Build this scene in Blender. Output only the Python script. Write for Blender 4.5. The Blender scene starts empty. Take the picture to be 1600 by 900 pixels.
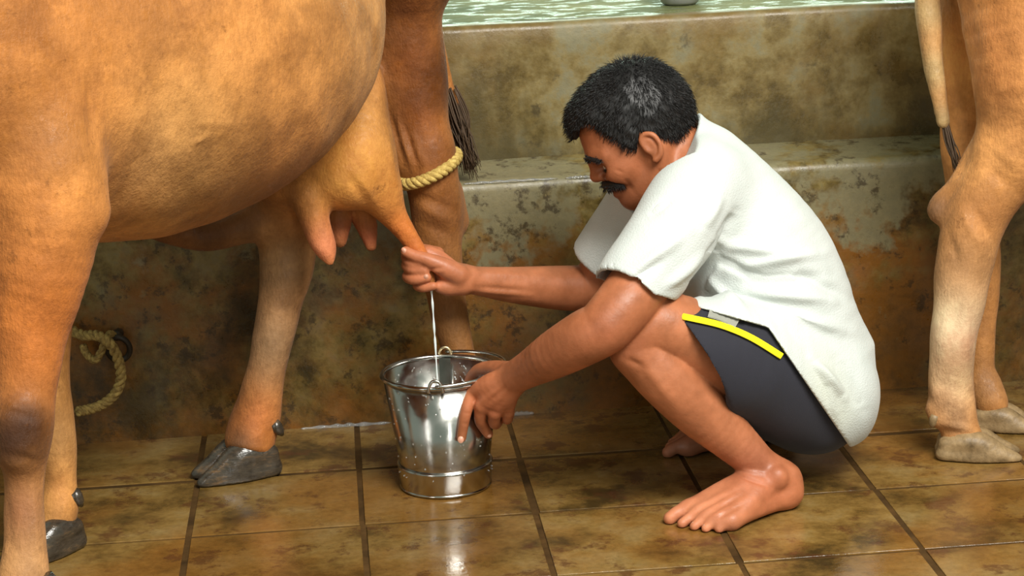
import bpy, math, random
import numpy as np
from mathutils import Matrix, Vector
random.seed(7); rng = np.random.default_rng(7)
SC = bpy.context.scene
COL = SC.collection
V3 = lambda *a: np.array(a, dtype=np.float64)

# ------------------------------------------------------------------ camera
YAW, PITCH, ROLL = np.radians([4.87, 13.92, 2.35]); FPX = 3300.0; CAMH = 1.287
cf = V3(math.sin(YAW)*math.cos(PITCH), math.cos(YAW)*math.cos(PITCH), -math.sin(PITCH))
cr = V3(math.cos(YAW), -math.sin(YAW), 0); cd = np.cross(cf, cr)
cr, cd = math.cos(ROLL)*cr + math.sin(ROLL)*cd, -math.sin(ROLL)*cr + math.cos(ROLL)*cd
CAM = V3(0, 0, CAMH)
cam_data = bpy.data.cameras.new('camera'); cam = bpy.data.objects.new('camera', cam_data); COL.objects.link(cam)
cam_data.lens = FPX*36/1600; cam_data.sensor_width = 36; cam_data.clip_start = .05
m = np.eye(4); m[:3, 0] = cr; m[:3, 1] = -cd; m[:3, 2] = -cf; m[:3, 3] = CAM
cam.matrix_world = Matrix(m.tolist()); SC.camera = cam
def W(u, v, z): return CAM + z*((u-800)/FPX*cr + (v-450)/FPX*cd + cf)          # photo pixel + depth -> world point
def G(u, v, h=0.0):                                                            # photo pixel on the level z = h
    ray = (u-800)/FPX*cr + (v-450)/FPX*cd + cf; return CAM + (CAMH-h)/-ray[2]*ray
def WY(u, v, Y):
    ray = (u-800)/FPX*cr + (v-450)/FPX*cd + cf; return CAM + Y/ray[1]*ray

# ------------------------------------------------------------------ light
SC.view_settings.view_transform = 'Standard'; SC.view_settings.look = 'None'
SC.view_settings.gamma = 1; SC.view_settings.use_curve_mapping = False
SC.view_settings.exposure = 0.15
SC.cycles.use_denoising = True
world = bpy.data.worlds.new('World'); SC.world = world; world.use_nodes = True
bg = world.node_tree.nodes['Background']; bg.inputs[0].default_value = (.86, 1.0, .84, 1); bg.inputs[1].default_value = .34
def area(name, loc, target, sx, sy, power, color):
    l = bpy.data.lights.new(name, 'AREA'); l.shape = 'RECTANGLE'; l.size = sx; l.size_y = sy; l.energy = power; l.color = color
    o = bpy.data.objects.new(name, l); COL.objects.link(o); o.location = loc
    o.rotation_euler = (Vector(target)-Vector(loc)).to_track_quat('-Z', 'Y').to_euler(); return o
area('roof_opening_light', (1.5, .3, 4.0), (.4, 3.7, .4), 2.6, 1.8, 360, (1, .97, .9))
area('doorway_light_west', (-3.0, -.4, 1.5), (.1, 3.7, .5), .4, 2.4, 18, (1, .98, .93))
area('doorway_light_south', (1.15, -1.6, 1.5), (.2, 3.7, .4), .35, 2.4, 16, (1, .98, .93))
area('far_opening_light', (.8, 10.5, 2.6), (.8, 4.5, .6), 9, 3.0, 430, (.75, 1, .80))

# ------------------------------------------------------------------ helpers: objects
def prop(o, label=None, category=None, group=None, kind=None):
    for k, v in (('label', label), ('category', category), ('group', group), ('kind', kind)):
        if v: o[k] = v
    return o
def empty(name, loc, **kw):
    o = bpy.data.objects.new(name, None); COL.objects.link(o); o.location = loc; o.empty_display_size = .05
    bpy.context.view_layer.update(); return prop(o, **kw)
def mesh_obj(name, verts, faces, mat, parent=None, smooth=True, cols=None, **kw):
    verts = np.asarray(verts, dtype=np.float64).copy()
    if parent is not None:
        pm = parent.matrix_basis.copy(); pp = parent.parent
        while pp is not None: pm = pp.matrix_basis @ pm; pp = pp.parent
        mw = np.array(pm.inverted()); verts = verts@mw[:3, :3].T + mw[:3, 3]
    me = bpy.data.meshes.new(name)
    if isinstance(faces, np.ndarray):
        n, k = faces.shape
        me.vertices.add(len(verts)); me.vertices.foreach_set('co', verts.ravel())
        me.loops.add(n*k); me.loops.foreach_set('vertex_index', faces.astype(np.int32).ravel())
        me.polygons.add(n); me.polygons.foreach_set('loop_start', np.arange(0, n*k, k, dtype=np.int32))
        me.update(calc_edges=True); me.validate()
    else:
        me.from_pydata(verts.tolist(), [], faces); me.update()
    if smooth: me.polygons.foreach_set('use_smooth', np.ones(len(me.polygons), dtype=bool))
    if cols is not None:
        a = me.color_attributes.new('Col', 'FLOAT_COLOR', 'POINT')
        c = np.ones((len(verts), 4)); c[:, :3] = cols; a.data.foreach_set('color', c.ravel())
    me.materials.append(mat)
    o = bpy.data.objects.new(name, me); COL.objects.link(o)
    if parent is not None: o.parent = parent
    return prop(o, **kw)
def lathe(profile, n=64, center=(0, 0, 0)):
    v = []; f = []; c = V3(*center)
    for r, z in profile:
        for k in range(n):
            a = 2*math.pi*k/n; v.append(c + V3(r*math.cos(a), r*math.sin(a), z))
    for i in range(len(profile)-1):
        for k in range(n):
            f.append((i*n+k, i*n+(k+1) % n, (i+1)*n+(k+1) % n, (i+1)*n+k))
    return v, f
def spline(pts, n=8, closed=False):
    P = np.asarray(pts, dtype=np.float64); N = len(P); out = []
    rngs = range(N) if closed else range(N-1)
    for i in rngs:
        if closed: p0, p1, p2, p3 = P[i-1], P[i], P[(i+1) % N], P[(i+2) % N]
        else: p0, p1, p2, p3 = P[max(i-1, 0)], P[i], P[i+1], P[min(i+2, N-1)]
        for k in range(n):
            t = k/n
            out.append(.5*((2*p1) + (-p0+p2)*t + (2*p0-5*p1+4*p2-p3)*t*t + (-p0+3*p1-3*p2+p3)*t**3))
    if not closed: out.append(P[-1])
    return np.array(out)
def frames(path, closed=False):
    P = np.asarray(path); T = np.gradient(P, axis=0)
    if closed: T = np.roll(P, -1, 0) - np.roll(P, 1, 0)
    T /= np.linalg.norm(T, axis=1)[:, None]+1e-12
    ref = V3(0, 0, 1) if abs(T[0][2]) < .9 else V3(1, 0, 0)
    N = [np.cross(T[0], ref)]; N[0] /= np.linalg.norm(N[0])
    for t in T[1:]:
        n = N[-1] - t*(N[-1]@t); N.append(n/(np.linalg.norm(n)+1e-12))
    N = np.array(N); return T, N, np.cross(T, N)
def tube(path, radii, n=10, closed=False, caps=True):
    path = np.asarray(path); radii = np.broadcast_to(np.asarray(radii, dtype=float), (len(path),))
    T, N, B = frames(path, closed); v = []; f = []; L = len(path)
    for i in range(L):
        for k in range(n):
            a = 2*math.pi*k/n; v.append(path[i] + radii[i]*(math.cos(a)*N[i] + math.sin(a)*B[i]))
    for i in range(L if closed else L-1):
        j = (i+1) % L
        for k in range(n): f.append((i*n+k, i*n+(k+1) % n, j*n+(k+1) % n, j*n+k))
    if caps and not closed:
        f.append(tuple(range(n))[::-1]); f.append(tuple((L-1)*n+k for k in range(n)))
    return v, f
def rope_strands(path, R, turns, closed=False, strands=3):
    T, N, B = frames(path, closed); L = len(path); res = []
    for s in range(strands):
        q = []
        for i in range(L):
            a = 2*math.pi*(turns*i/L + s/strands); q.append(path[i] + R*.52*(math.cos(a)*N[i] + math.sin(a)*B[i]))
        res.append(tube(q, R*.54, 8, closed))
    return res
def box(x0, x1, y0, y1, z0, z1):
    v = [(x, y, z) for x in (x0, x1) for y in (y0, y1) for z in (z0, z1)]
    f = [(0, 1, 3, 2), (4, 6, 7, 5), (0, 4, 5, 1), (2, 3, 7, 6), (0, 2, 6, 4), (1, 5, 7, 3)]
    return v, f

# ------------------------------------------------------------------ helpers: implicit surfaces
class Field:
    def __init__(s, lo, hi, res):
        s.lo = np.asarray(lo, dtype=np.float64); s.res = res
        s.n = np.ceil((np.asarray(hi)-s.lo)/res).astype(int)+1
        s.a = np.full(s.n, 1.0, dtype=np.float32)
    def box(s, lo, hi):
        i0 = np.clip(np.floor((lo-s.lo)/s.res).astype(int), 0, s.n); i1 = np.clip(np.ceil((hi-s.lo)/s.res).astype(int)+1, 0, s.n)
        return i0, i1
    def axes(s, i0, i1):
        ax = [(s.lo[k] + s.res*np.arange(i0[k], i1[k])).astype(np.float32) for k in range(3)]
        return ax[0][:, None, None], ax[1][None, :, None], ax[2][None, None, :]
    def limb_d(s, pts, rad, i0, i1, flat=None):
        d = np.full(i1-i0, 1.0, dtype=np.float32); fs = flat[1] if flat else 1.0
        for a, b, ra, rb in zip(pts[:-1], pts[1:], rad[:-1], rad[1:]):
            R = max(ra, rb)*max(1, fs) + s.pad
            j0, j1 = s.box(np.minimum(a, b)-R, np.maximum(a, b)+R); j0 = np.maximum(j0, i0); j1 = np.minimum(j1, i1)
            if (j1 <= j0).any(): continue
            X, Y, Z = s.axes(j0, j1); ba = (b-a).astype(np.float32); bb = max(float(ba@ba), 1e-12)
            px, py, pz = X-np.float32(a[0]), Y-np.float32(a[1]), Z-np.float32(a[2])
            t = np.clip((px*ba[0]+py*ba[1]+pz*ba[2])/bb, 0, 1)
            qx, qy, qz = px-t*ba[0], py-t*ba[1], pz-t*ba[2]
            if flat:
                w = np.asarray(flat[0], dtype=np.float32); c = (qx*w[0]+qy*w[1]+qz*w[2])*np.float32(1/fs-1)
                qx = qx+c*w[0]; qy = qy+c*w[1]; qz = qz+c*w[2]
            dd = np.sqrt(qx*qx+qy*qy+qz*qz) - (ra+(rb-ra)*t)
            if flat: dd *= min(1.0, fs)
            sl = tuple(slice(j0[k]-i0[k], j1[k]-i0[k]) for k in range(3)); d[sl] = np.minimum(d[sl], dd)
        return d
    pad = .02
    def apply(s, d, i0, i1, k, op):
        sl = tuple(slice(i0[q], i1[q]) for q in range(3)); a = s.a[sl]
        if op == 'sub':
            s.a[sl] = np.maximum(a, -d) if k <= 0 else -smin(-a, d, k)
        else:
            s.a[sl] = np.minimum(a, d) if k <= 0 else smin(a, d, k)
    def limb(s, pts, rad, k=.02, flat=None, n=5, op='add'):
        q = np.column_stack([np.asarray(pts, dtype=np.float64), np.asarray(rad, dtype=np.float64)])
        if n > 1 and len(q) > 2: q = spline(q, n)
        p, r = q[:, :3], np.maximum(q[:, 3], .001); s.pad = k + 3*s.res
        R = r.max()*max(1, flat[1] if flat else 1) + s.pad
        i0, i1 = s.box(p.min(0)-R, p.max(0)+R)
        if (i1 <= i0).any(): return s
        s.apply(s.limb_d(p, r, i0, i1, flat), i0, i1, k, op); return s
    def ell(s, c, r, basis=None, k=.02, op='add'):
        c = np.asarray(c, dtype=np.float64); r = np.asarray(r, dtype=np.float64); B = np.eye(3) if basis is None else np.asarray(basis)
        R = np.sqrt(((B*r[:, None])**2).sum(0)) + k + 3*s.res
        i0, i1 = s.box(c-R, c+R)
        if (i1 <= i0).any(): return s
        X, Y, Z = s.axes(i0, i1); px, py, pz = X-np.float32(c[0]), Y-np.float32(c[1]), Z-np.float32(c[2])
        k0 = 0; k1 = 0
        for w, rr in zip(B, r):
            q = px*np.float32(w[0]) + py*np.float32(w[1]) + pz*np.float32(w[2]); k0 = k0 + (q/np.float32(rr))**2; k1 = k1 + (q/np.float32(rr*rr))**2
        k0 = np.sqrt(k0); k1 = np.sqrt(k1)+1e-6
        s.apply(k0*(k0-1)/k1, i0, i1, k, op); return s
    def half(s, p, n, op='keep'):     # keep only where (x-p).n < 0
        n = np.asarray(n)/np.linalg.norm(n); X, Y, Z = s.axes([0, 0, 0], s.n)
        return (X*np.float32(n[0]) + Y*np.float32(n[1]) + Z*np.float32(n[2]) - np.float32(n@np.asarray(p)))
    def mesh(s):
        return surfnet(s.a, s.lo, s.res)
def smin(a, b, k):
    h = np.maximum(k-np.abs(a-b), 0)/np.float32(k); return np.minimum(a, b) - h*h*np.float32(k*.25)
def surfnet(a, lo, res):
    s = a < 0; nx, ny, nz = a.shape
    c = np.zeros((nx-1, ny-1, nz-1), dtype=np.uint8)
    for i in (0, 1):
        for j in (0, 1):
            for k in (0, 1): c += s[i:nx-1+i, j:ny-1+j, k:nz-1+k]
    I = np.argwhere((c > 0) & (c < 8)); idx = np.full(c.shape, -1, dtype=np.int32); idx[tuple(I.T)] = np.arange(len(I))
    corner = np.array([[i, j, k] for i in (0, 1) for j in (0, 1) for k in (0, 1)])
    val = np.stack([a[I[:, 0]+q[0], I[:, 1]+q[1], I[:, 2]+q[2]] for q in corner], 1).astype(np.float64)
    acc = np.zeros((len(I), 3)); cnt = np.zeros(len(I))
    for p in range(8):
        for q in range(p+1, 8):
            if np.abs(corner[p]-corner[q]).sum() != 1: continue
            m = (val[:, p] < 0) != (val[:, q] < 0); t = val[:, p]/np.where(m, val[:, p]-val[:, q], 1)
            acc += np.where(m[:, None], corner[p]+t[:, None]*(corner[q]-corner[p]), 0); cnt += m
    V = lo + res*(I + acc/cnt[:, None]); F = []
    for ax in range(3):
        o1, o2 = (ax+1) % 3, (ax+2) % 3
        sl0 = [slice(None)]*3; sl1 = [slice(None)]*3; sl0[ax] = slice(0, -1); sl1[ax] = slice(1, None)
        df = s[tuple(sl0)] != s[tuple(sl1)]; E = np.argwhere(df)
        ok = (E[:, o1] > 0) & (E[:, o2] > 0) & (E[:, o1] < a.shape[o1]-1) & (E[:, o2] < a.shape[o2]-1); E = E[ok]
        def cell(d1, d2):
            q = E.copy(); q[:, o1] -= d1; q[:, o2] -= d2; return idx[tuple(q.T)]
        quad = np.stack([cell(1, 1), cell(0, 1), cell(0, 0), cell(1, 0)], 1)
        inside = s[tuple(E.T)]; quad[~inside] = quad[~inside][:, ::-1]; F.append(quad)
    return V, np.concatenate(F)
def vnormals(V, F):
    n = np.cross(V[F[:, 2]]-V[F[:, 0]], V[F[:, 3]]-V[F[:, 1]]); N = np.zeros_like(V)
    for k in range(4): np.add.at(N, F[:, k], n)
    return N/(np.linalg.norm(N, axis=1)[:, None]+1e-12)
def relax(V, F, it=2):
    for _ in range(it):
        A = np.zeros_like(V); C = np.zeros(len(V))
        for k in range(4):
            np.add.at(A, F[:, k], V[F[:, (k+1) % 4]]); np.add.at(A, F[:, (k+1) % 4], V[F[:, k]]); C += np.bincount(F[:, k], minlength=len(V)); C += np.bincount(F[:, (k+1) % 4], minlength=len(V))
        V = V*.4 + .6*A/np.maximum(C, 1)[:, None]
    return V
def wob(V, f, seed=0):              # cheap smooth noise, -1..1
    r = np.random.default_rng(seed); out = 0
    for q in range(7):
        k = r.normal(size=3); k *= f*(.7+.6*r.random())/np.linalg.norm(k); out = out + np.sin(V@k + r.random()*6.28)
    return out/3.2
def pix(V):                          # world -> photo pixel + depth
    P = V-CAM; z = P@cf; return 800+FPX*(P@cr)/z, 450+FPX*(P@cd)/z, z
def creases(V, F, items, dmin=0, dmax=9):        # folds of skin: (start, end, width px, height m) laid over the side that shows
    N = vnormals(V, F); u, v, z = pix(V); P = np.column_stack([u, v]); out = np.zeros(len(V)); face = np.clip(-(N@cf)*2, 0, 1)
    for a, b, w, h in items:
        a = np.array(a, float); ab = np.array(b, float)-a; m = (np.abs(u-a[0]-ab[0]/2) < abs(ab[0])/2+4*w) & (np.abs(v-a[1]-ab[1]/2) < abs(ab[1])/2+4*w)
        if not m.any(): continue
        t = np.clip(((P[m]-a)@ab)/(ab@ab), 0, 1); d = np.linalg.norm(P[m]-(a+t[:, None]*ab), axis=1); out[m] += h*np.exp(-(d/w)**2)*np.sin(np.pi*np.clip(t, .08, .92))
    return V + N*(out*face)[:, None]
def lin(*c): return np.array([((x/255)/12.92 if x/255 <= .04045 else ((x/255+.055)/1.055)**2.4) for x in c])
def blobs(V, cols, items):           # hide / skin markings and painted shade: (point, radius, sRGB colour, strength)
    for p, r, c, s in items:
        w = s*np.exp(-(((V-p)/r)**2).sum(1)); cols = cols*(1-w[:, None]) + lin(*c)*w[:, None]
    return cols

# ------------------------------------------------------------------ helpers: materials
class Mat:
    def __init__(s, name, rough=.5, **kw):
        s.m = bpy.data.materials.new(name); s.m.use_nodes = True; s.t = s.m.node_tree; s.b = s.t.nodes['Principled BSDF']
        s.set('Roughness', rough)
        for k, v in kw.items(): s.set(k.replace('_', ' '), v)
    def set(s, name, v):
        i = s.b.inputs[name]
        if hasattr(v, 'is_output'): s.t.links.new(v, i)
        elif isinstance(v, (tuple, list, np.ndarray)) and len(v) == 3 and i.type == 'RGBA': i.default_value = (*[float(x) for x in v], 1)
        else: i.default_value = v
    def node(s, typ, **kw):
        n = s.t.nodes.new(typ)
        for k, v in kw.items(): setattr(n, k, v)
        return n
    def link(s, a, b): s.t.links.new(a, b)
    def pos(s): return s.node('ShaderNodeNewGeometry').outputs['Position']
    def noise(s, scale, detail=4, rough=.55, vec=None, stretch=None, dist=0.0):
        n = s.node('ShaderNodeTexNoise'); n.inputs['Scale'].default_value = scale; n.inputs['Detail'].default_value = detail
        n.inputs['Roughness'].default_value = rough; n.inputs['Distortion'].default_value = dist
        vec = vec or s.pos()
        if stretch:
            mp = s.node('ShaderNodeMapping'); mp.inputs['Scale'].default_value = stretch; s.link(vec, mp.inputs['Vector']); vec = mp.outputs[0]
        s.link(vec, n.inputs['Vector']); return n.outputs['Fac']
    def ramp(s, fac, stops, interp='LINEAR'):
        n = s.node('ShaderNodeValToRGB'); e = n.color_ramp; e.interpolation = interp
        while len(e.elements) < len(stops): e.elements.new(.5)
        for el, (p, c) in zip(e.elements, stops):
            el.position = p; c = (c, c, c) if isinstance(c, (int, float)) else c; el.color = (*[float(x) for x in c], 1)
        s.link(fac, n.inputs[0]); return n.outputs[0]
    def mix(s, fac, a, b, mode='MIX'):
        n = s.node('ShaderNodeMix', data_type='RGBA', blend_type=mode)
        for i, v in ((0, fac), (6, a), (7, b)):
            if hasattr(v, 'is_output'): s.link(v, n.inputs[i])
            elif i == 0: n.inputs[0].default_value = v
            else: n.inputs[i].default_value = (*[float(x) for x in v], 1)
        return n.outputs[2]
    def math(s, op, a, b=0.0, clamp=False):
        n = s.node('ShaderNodeMath', operation=op, use_clamp=clamp)
        for i, v in ((0, a), (1, b)):
            if hasattr(v, 'is_output'): s.link(v, n.inputs[i])
            else: n.inputs[i].default_value = v
        return n.outputs[0]
    def bump(s, h, strength=.3, dist=.01):
        n = s.node('ShaderNodeBump'); n.inputs['Strength'].default_value = strength; n.inputs['Distance'].default_value = dist
        s.link(h, n.inputs['Height']); s.link(n.outputs[0], s.b.inputs['Normal'])
    def attr(s): return s.node('ShaderNodeAttribute', attribute_name='Col').outputs['Color']
    def sepz(s):
        n = s.node('ShaderNodeSeparateXYZ'); s.link(s.pos(), n.inputs[0]); return n.outputs

def plain(name, col, rough=.5, **kw):
    M = Mat(name, rough, **kw); n = M.noise(40); M.set('Base Color', M.mix(.25, lin(*col), M.ramp(n, [(.3, lin(*col)*.7), (.7, lin(*col)*1.15)]))); return M.m

# concrete of the trough walls, stained brown and black, worn pale near the lip
def wall_mat(name, lower):
    M = Mat(name, .4, Specular_IOR_Level=.5)
    big = M.noise(3.2, 6, .65); mid = M.noise(9, 6, .7); fine = M.noise(60, 5, .7); streak = M.noise(7, 5, .6, stretch=(1, 1, .35))
    z = M.sepz()['Z']
    if lower:
        base = M.ramp(mid, [(.36, lin(64, 54, 26)), (.46, lin(116, 98, 48)), (.54, lin(142, 124, 70)), (.64, lin(136, 130, 94))])
        rust = M.ramp(big, [(.46, 0.), (.56, .9)]); base = M.mix(rust, base, lin(142, 90, 28))
        dk = M.ramp(M.noise(2.3, 7, .72, dist=.4), [(.50, 0.), (.60, .85)]); base = M.mix(dk, base, lin(64, 48, 22))
        zz = M.math('SUBTRACT', mid, .5)
        low = M.math('ADD', M.math('SUBTRACT', .85, M.math('MULTIPLY', z, 2.6)), M.math('MULTIPLY', zz, 3.0), True); base = M.mix(M.math('MULTIPLY', low, .6), base, M.ramp(M.noise(5, 6, .7), [(.42, lin(74, 56, 22)), (.50, lin(122, 82, 26)), (.60, lin(152, 94, 28))]))
        pale = M.ramp(M.math('ADD', M.math('MULTIPLY', M.math('SUBTRACT', z, .36), 4.0), M.math('MULTIPLY', M.math('SUBTRACT', big, .46), 5.0), True), [(.30, 0.), (.55, .9)])
        base = M.mix(pale, base, lin(142, 136, 104))
        spots = M.ramp(M.noise(22, 6, .75), [(.55, 0.), (.63, .75)]); base = M.mix(spots, base, lin(58, 42, 20))
    else:
        base = M.ramp(mid, [(.36, lin(98, 82, 46)), (.46, lin(126, 108, 64)), (.54, lin(144, 128, 84)), (.64, lin(140, 134, 104))])
        rust = M.ramp(big, [(.46, 0.), (.56, .65)]); base = M.mix(rust, base, lin(124, 98, 48))
        low = M.math('ADD', M.math('SUBTRACT', .9, M.math('MULTIPLY', M.math('SUBTRACT', z, .49), 7.0)), M.math('MULTIPLY', M.math('SUBTRACT', streak, .5), 5.0), True); low = M.math('MULTIPLY', low, .8); base = M.mix(low, base, lin(78, 70, 42))
        spots = M.ramp(M.noise(10, 6, .72), [(.60, 0.), (.68, .7)]); base = M.mix(spots, base, lin(70, 60, 38))
    base = M.mix(.35, base, M.ramp(fine, [(.3, (.03, .025, .015)), (.7, (.30, .26, .17))]), 'OVERLAY')
    M.set('Base Color', base); M.set('Roughness', M.ramp(mid, [(.35, .22), (.65, .55)]))
    M.bump(M.math('ADD', M.math('MULTIPLY', mid, .4), M.math('MULTIPLY', fine, .4)), .28, .010); return M.m
M_WALLLOW = wall_mat('stained_concrete_low', True); M_WALLUP = wall_mat('stained_concrete_up', False)
def tile_mat():
    M = Mat('wet_clay_tile', .25, Specular_IOR_Level=.6)
    rnd = M.node('ShaderNodeObjectInfo').outputs['Random']
    mid = M.noise(6, 6, .65); fine = M.noise(70, 4, .7); big = M.noise(2.1, 4)
    c = M.ramp(mid, [(.37, lin(66, 50, 24)), (.46, lin(108, 82, 40)), (.54, lin(130, 102, 54)), (.64, lin(140, 116, 72))])
    c = M.mix(M.ramp(big, [(.46, 0.), (.56, .6)]), c, lin(132, 88, 36))
    c = M.mix(M.ramp(M.noise(11, 6, .7), [(.54, 0.), (.62, .7)]), c, lin(80, 46, 26))
    c = M.mix(.5, c, M.mix(rnd, (.36, .36, .36), (.62, .60, .56)), 'OVERLAY')
    c = M.mix(.3, c, M.ramp(fine, [(.3, (.2, .2, .2)), (.7, (.8, .8, .8))]), 'OVERLAY')
    M.set('Base Color', c); M.set('Roughness', M.ramp(M.noise(3.4, 5, .6), [(.40, .06), (.60, .34)]))
    M.bump(M.math('ADD', M.math('MULTIPLY', mid, .5), M.math('MULTIPLY', fine, .3)), .25, .006); return M.m
M_TILE = tile_mat()
def grout_mat():
    M = Mat('dark_grout', .75, Specular_IOR_Level=.15); n = M.noise(14, 5); M.set('Base Color', M.ramp(n, [(.3, lin(54, 38, 18)), (.7, lin(92, 66, 34))]))
    M.bump(M.noise(50), .4, .005); return M.m
M_GROUT = grout_mat()
def wet_mat():
    M = Mat('wet_platform', .12, Specular_IOR_Level=.8)
    n = M.noise(14, 5, .6, stretch=(1, 1.6, 1)); M.set('Base Color', M.ramp(M.noise(5, 5), [(.3, lin(84, 92, 58)), (.7, lin(134, 132, 88))]))
    M.set('Roughness', M.ramp(n, [(.52, .65), (.58, .05)])); M.bump(M.noise(22, 5, .65, stretch=(1, 1.5, 1)), .6, .02); M.set('Specular IOR Level', M.ramp(n, [(.50, .05), (.57, .9)])); return M.m
M_WET = wet_mat()

# ------------------------------------------------------------------ setting
YW, ZL, YU, ZP = 4.106, .487, 4.26, .777
v, f = box(-3.2, 3.6, -1.0, YW+.3, -.16, -.0022)
floor = mesh_obj('floor', v, f, M_GROUT, smooth=False, label='wet brown clay tile floor with dark joints', kind='structure')
TS = .305; tile_protos = []
for q in range(5):
    b = .0048+.0028*random.random(); hw = TS/2-b; ch = .0006
    ring = lambda w, z, jx: [(-w+jx, -w, z), (w, -w+jx, z), (w-jx, w, z), (-w, w-jx, z)]
    jx = (random.random()-.5)*.004
    vv = ring(hw, -.03, jx)+ring(hw, -ch, jx)+ring(hw-ch, 0, jx)
    ff = [(8, 9, 10, 11)] + [(i*4+k, i*4+(k+1) % 4, (i+1)*4+(k+1) % 4, (i+1)*4+k) for i in (0, 1) for k in range(4)]
    me = bpy.data.meshes.new('tile'); me.from_pydata(vv, [], ff); me.materials.append(M_TILE); tile_protos.append(me)
for i in range(-7, 10):
    for j in range(-1, 9):
        o = bpy.data.objects.new('tile', random.choice(tile_protos)); COL.objects.link(o); o.parent = floor
        o.location = (-.284+TS*(i+.5)+random.uniform(-.0015, .0015), 3.822-TS*(j+.5)+random.uniform(-.0015, .0015), random.uniform(-.0012, .0006))
        o.rotation_euler = (random.uniform(-.003, .003), random.uniform(-.003, .003), random.uniform(-.004, .004))
        if j == -1: o.scale = (1, .95, 1)
# the stepped trough wall: profiles swept along x, slightly uneven
def sweep(name, prof, x0, x1, mat, n=120, amp=.003, **kw):
    v = []; f = []; L = len(prof); xs = np.linspace(x0, x1, n)
    for i, x in enumerate(xs):
        for y, z in prof: v.append((x, y, z))
    v = np.array(v); d = amp*(wob(v, 9, 3)+.5*wob(v, 31, 4)); v[:, 1] += d; v[:, 2] += .5*d*(v[:, 2] > .1)
    for i in range(n-1):
        for k in range(L-1): f.append((i*L+k, (i+1)*L+k, (i+1)*L+k+1, i*L+k+1))
    return mesh_obj(name, v, f, mat, **kw)
def dense(prof, step=.03):
    out = []
    for a, b in zip(prof[:-1], prof[1:]):
        n = max(1, int(math.dist(a, b)/step)); out += [(a[0]+(b[0]-a[0])*k/n, a[1]+(b[1]-a[1])*k/n) for k in range(n)]
    return out+[prof[-1]]
lip = [(YW+.022*(1-math.sin(a)), ZL-.022*(1-math.cos(a))) for a in np.linspace(math.pi/2, 0, 6)]
wall_low = sweep('wall_lower', dense([(YW, -.05), (YW, ZL-.022)])[:-1] + lip + dense([(YW+.03, ZL), (YU-.02, ZL+.012), (YU+.05, ZL+.016)]), -3.2, 3.6, M_WALLLOW,
    label='lower concrete trough wall with brown stains and worn pale lip', kind='structure')
wall_up = sweep('wall_upper', dense([(YU+.006, ZL-.05), (YU, ZL+.05), (YU+.004, ZP-.016)])[:-1] + [(YU+.004, ZP-.014), (YU+.008, ZP-.004), (YU+.018, ZP), (YU+.05, ZP)], -3.2, 3.6, M_WALLUP,
    label='upper concrete riser with grey and ochre stains', kind='structure')
xs = np.linspace(-3.2, 3.6, 90); ys = np.linspace(YU+.045, 9.0, 60); gx, gy = np.meshgrid(xs, ys, indexing='ij')
v = np.column_stack([gx.ravel(), gy.ravel(), np.full(gx.size, ZP)]); v[:, 2] += .0012*wob(v, 14, 8)
i, j = np.meshgrid(np.arange(89), np.arange(59), indexing='ij'); b0 = (i*60+j).ravel()
mesh_obj('floor_upper', v, np.column_stack([b0, b0+60, b0+61, b0+1]), M_WET, label='wet greenish platform above the concrete riser', kind='structure')
#@@OBJECTS
# ------------------------------------------------------------------ materials of the living things
def hide_mat(name):
    M = Mat(name, .5, Specular_IOR_Level=.26, Sheen_Weight=.04)
    a = M.attr(); n = M.noise(9, 6, .65); f = M.noise(220, 3, .6, stretch=(1, 1, .35))
    c = M.mix(.65, a, M.ramp(n, [(.3, (.30, .28, .26)), (.7, (.72, .72, .72))]), 'OVERLAY')
    c = M.mix(.13, c, M.ramp(f, [(.3, (.15, .15, .15)), (.7, (.85, .85, .85))]), 'OVERLAY')
    sp = M.ramp(M.noise(30, 6, .8), [(.60, 0.), (.70, .6)]); c = M.mix(sp, c, lin(104, 62, 26))
    pl = M.ramp(M.noise(4.5, 6, .68), [(.48, 0.), (.60, .5)]); c = M.mix(pl, c, (1.45, 1.5, 1.55), 'MULTIPLY'); dk = M.ramp(M.noise(6.5, 6, .7), [(.50, 0.), (.62, .5)]); c = M.mix(dk, c, (.62, .55, .48), 'MULTIPLY')
    M.set('Base Color', c); M.set('Roughness', M.ramp(M.noise(34, 5, .7), [(.36, .30), (.50, .62)]))
    M.bump(M.math('ADD', M.math('MULTIPLY', f, .4), M.math('MULTIPLY', M.noise(55, 5, .72), .7)), .5, .007); return M.m
M_HIDE = hide_mat('tan_hide')
def hoof_mat():
    M = Mat('wet_hoof_horn', .16, Specular_IOR_Level=.7); n = M.noise(24, 5, .7, stretch=(1, 1, 3))
    M.set('Base Color', M.ramp(n, [(.3, lin(34, 30, 26)), (.55, lin(70, 62, 52)), (.75, lin(120, 92, 62))])); M.bump(n, .4, .004); return M.m
M_HOOF = hoof_mat()
def dusty_hoof():
    M = Mat('muddy_hoof_horn', .5); n = M.noise(30, 5, .7); M.set('Base Color', M.ramp(n, [(.3, lin(96, 76, 48)), (.7, lin(168, 140, 100))])); M.bump(n, .5, .004); return M.m
M_HOOFB = dusty_hoof()
M_TUFT = plain('dark_tail_hair', (74, 54, 34), .6)
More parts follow.
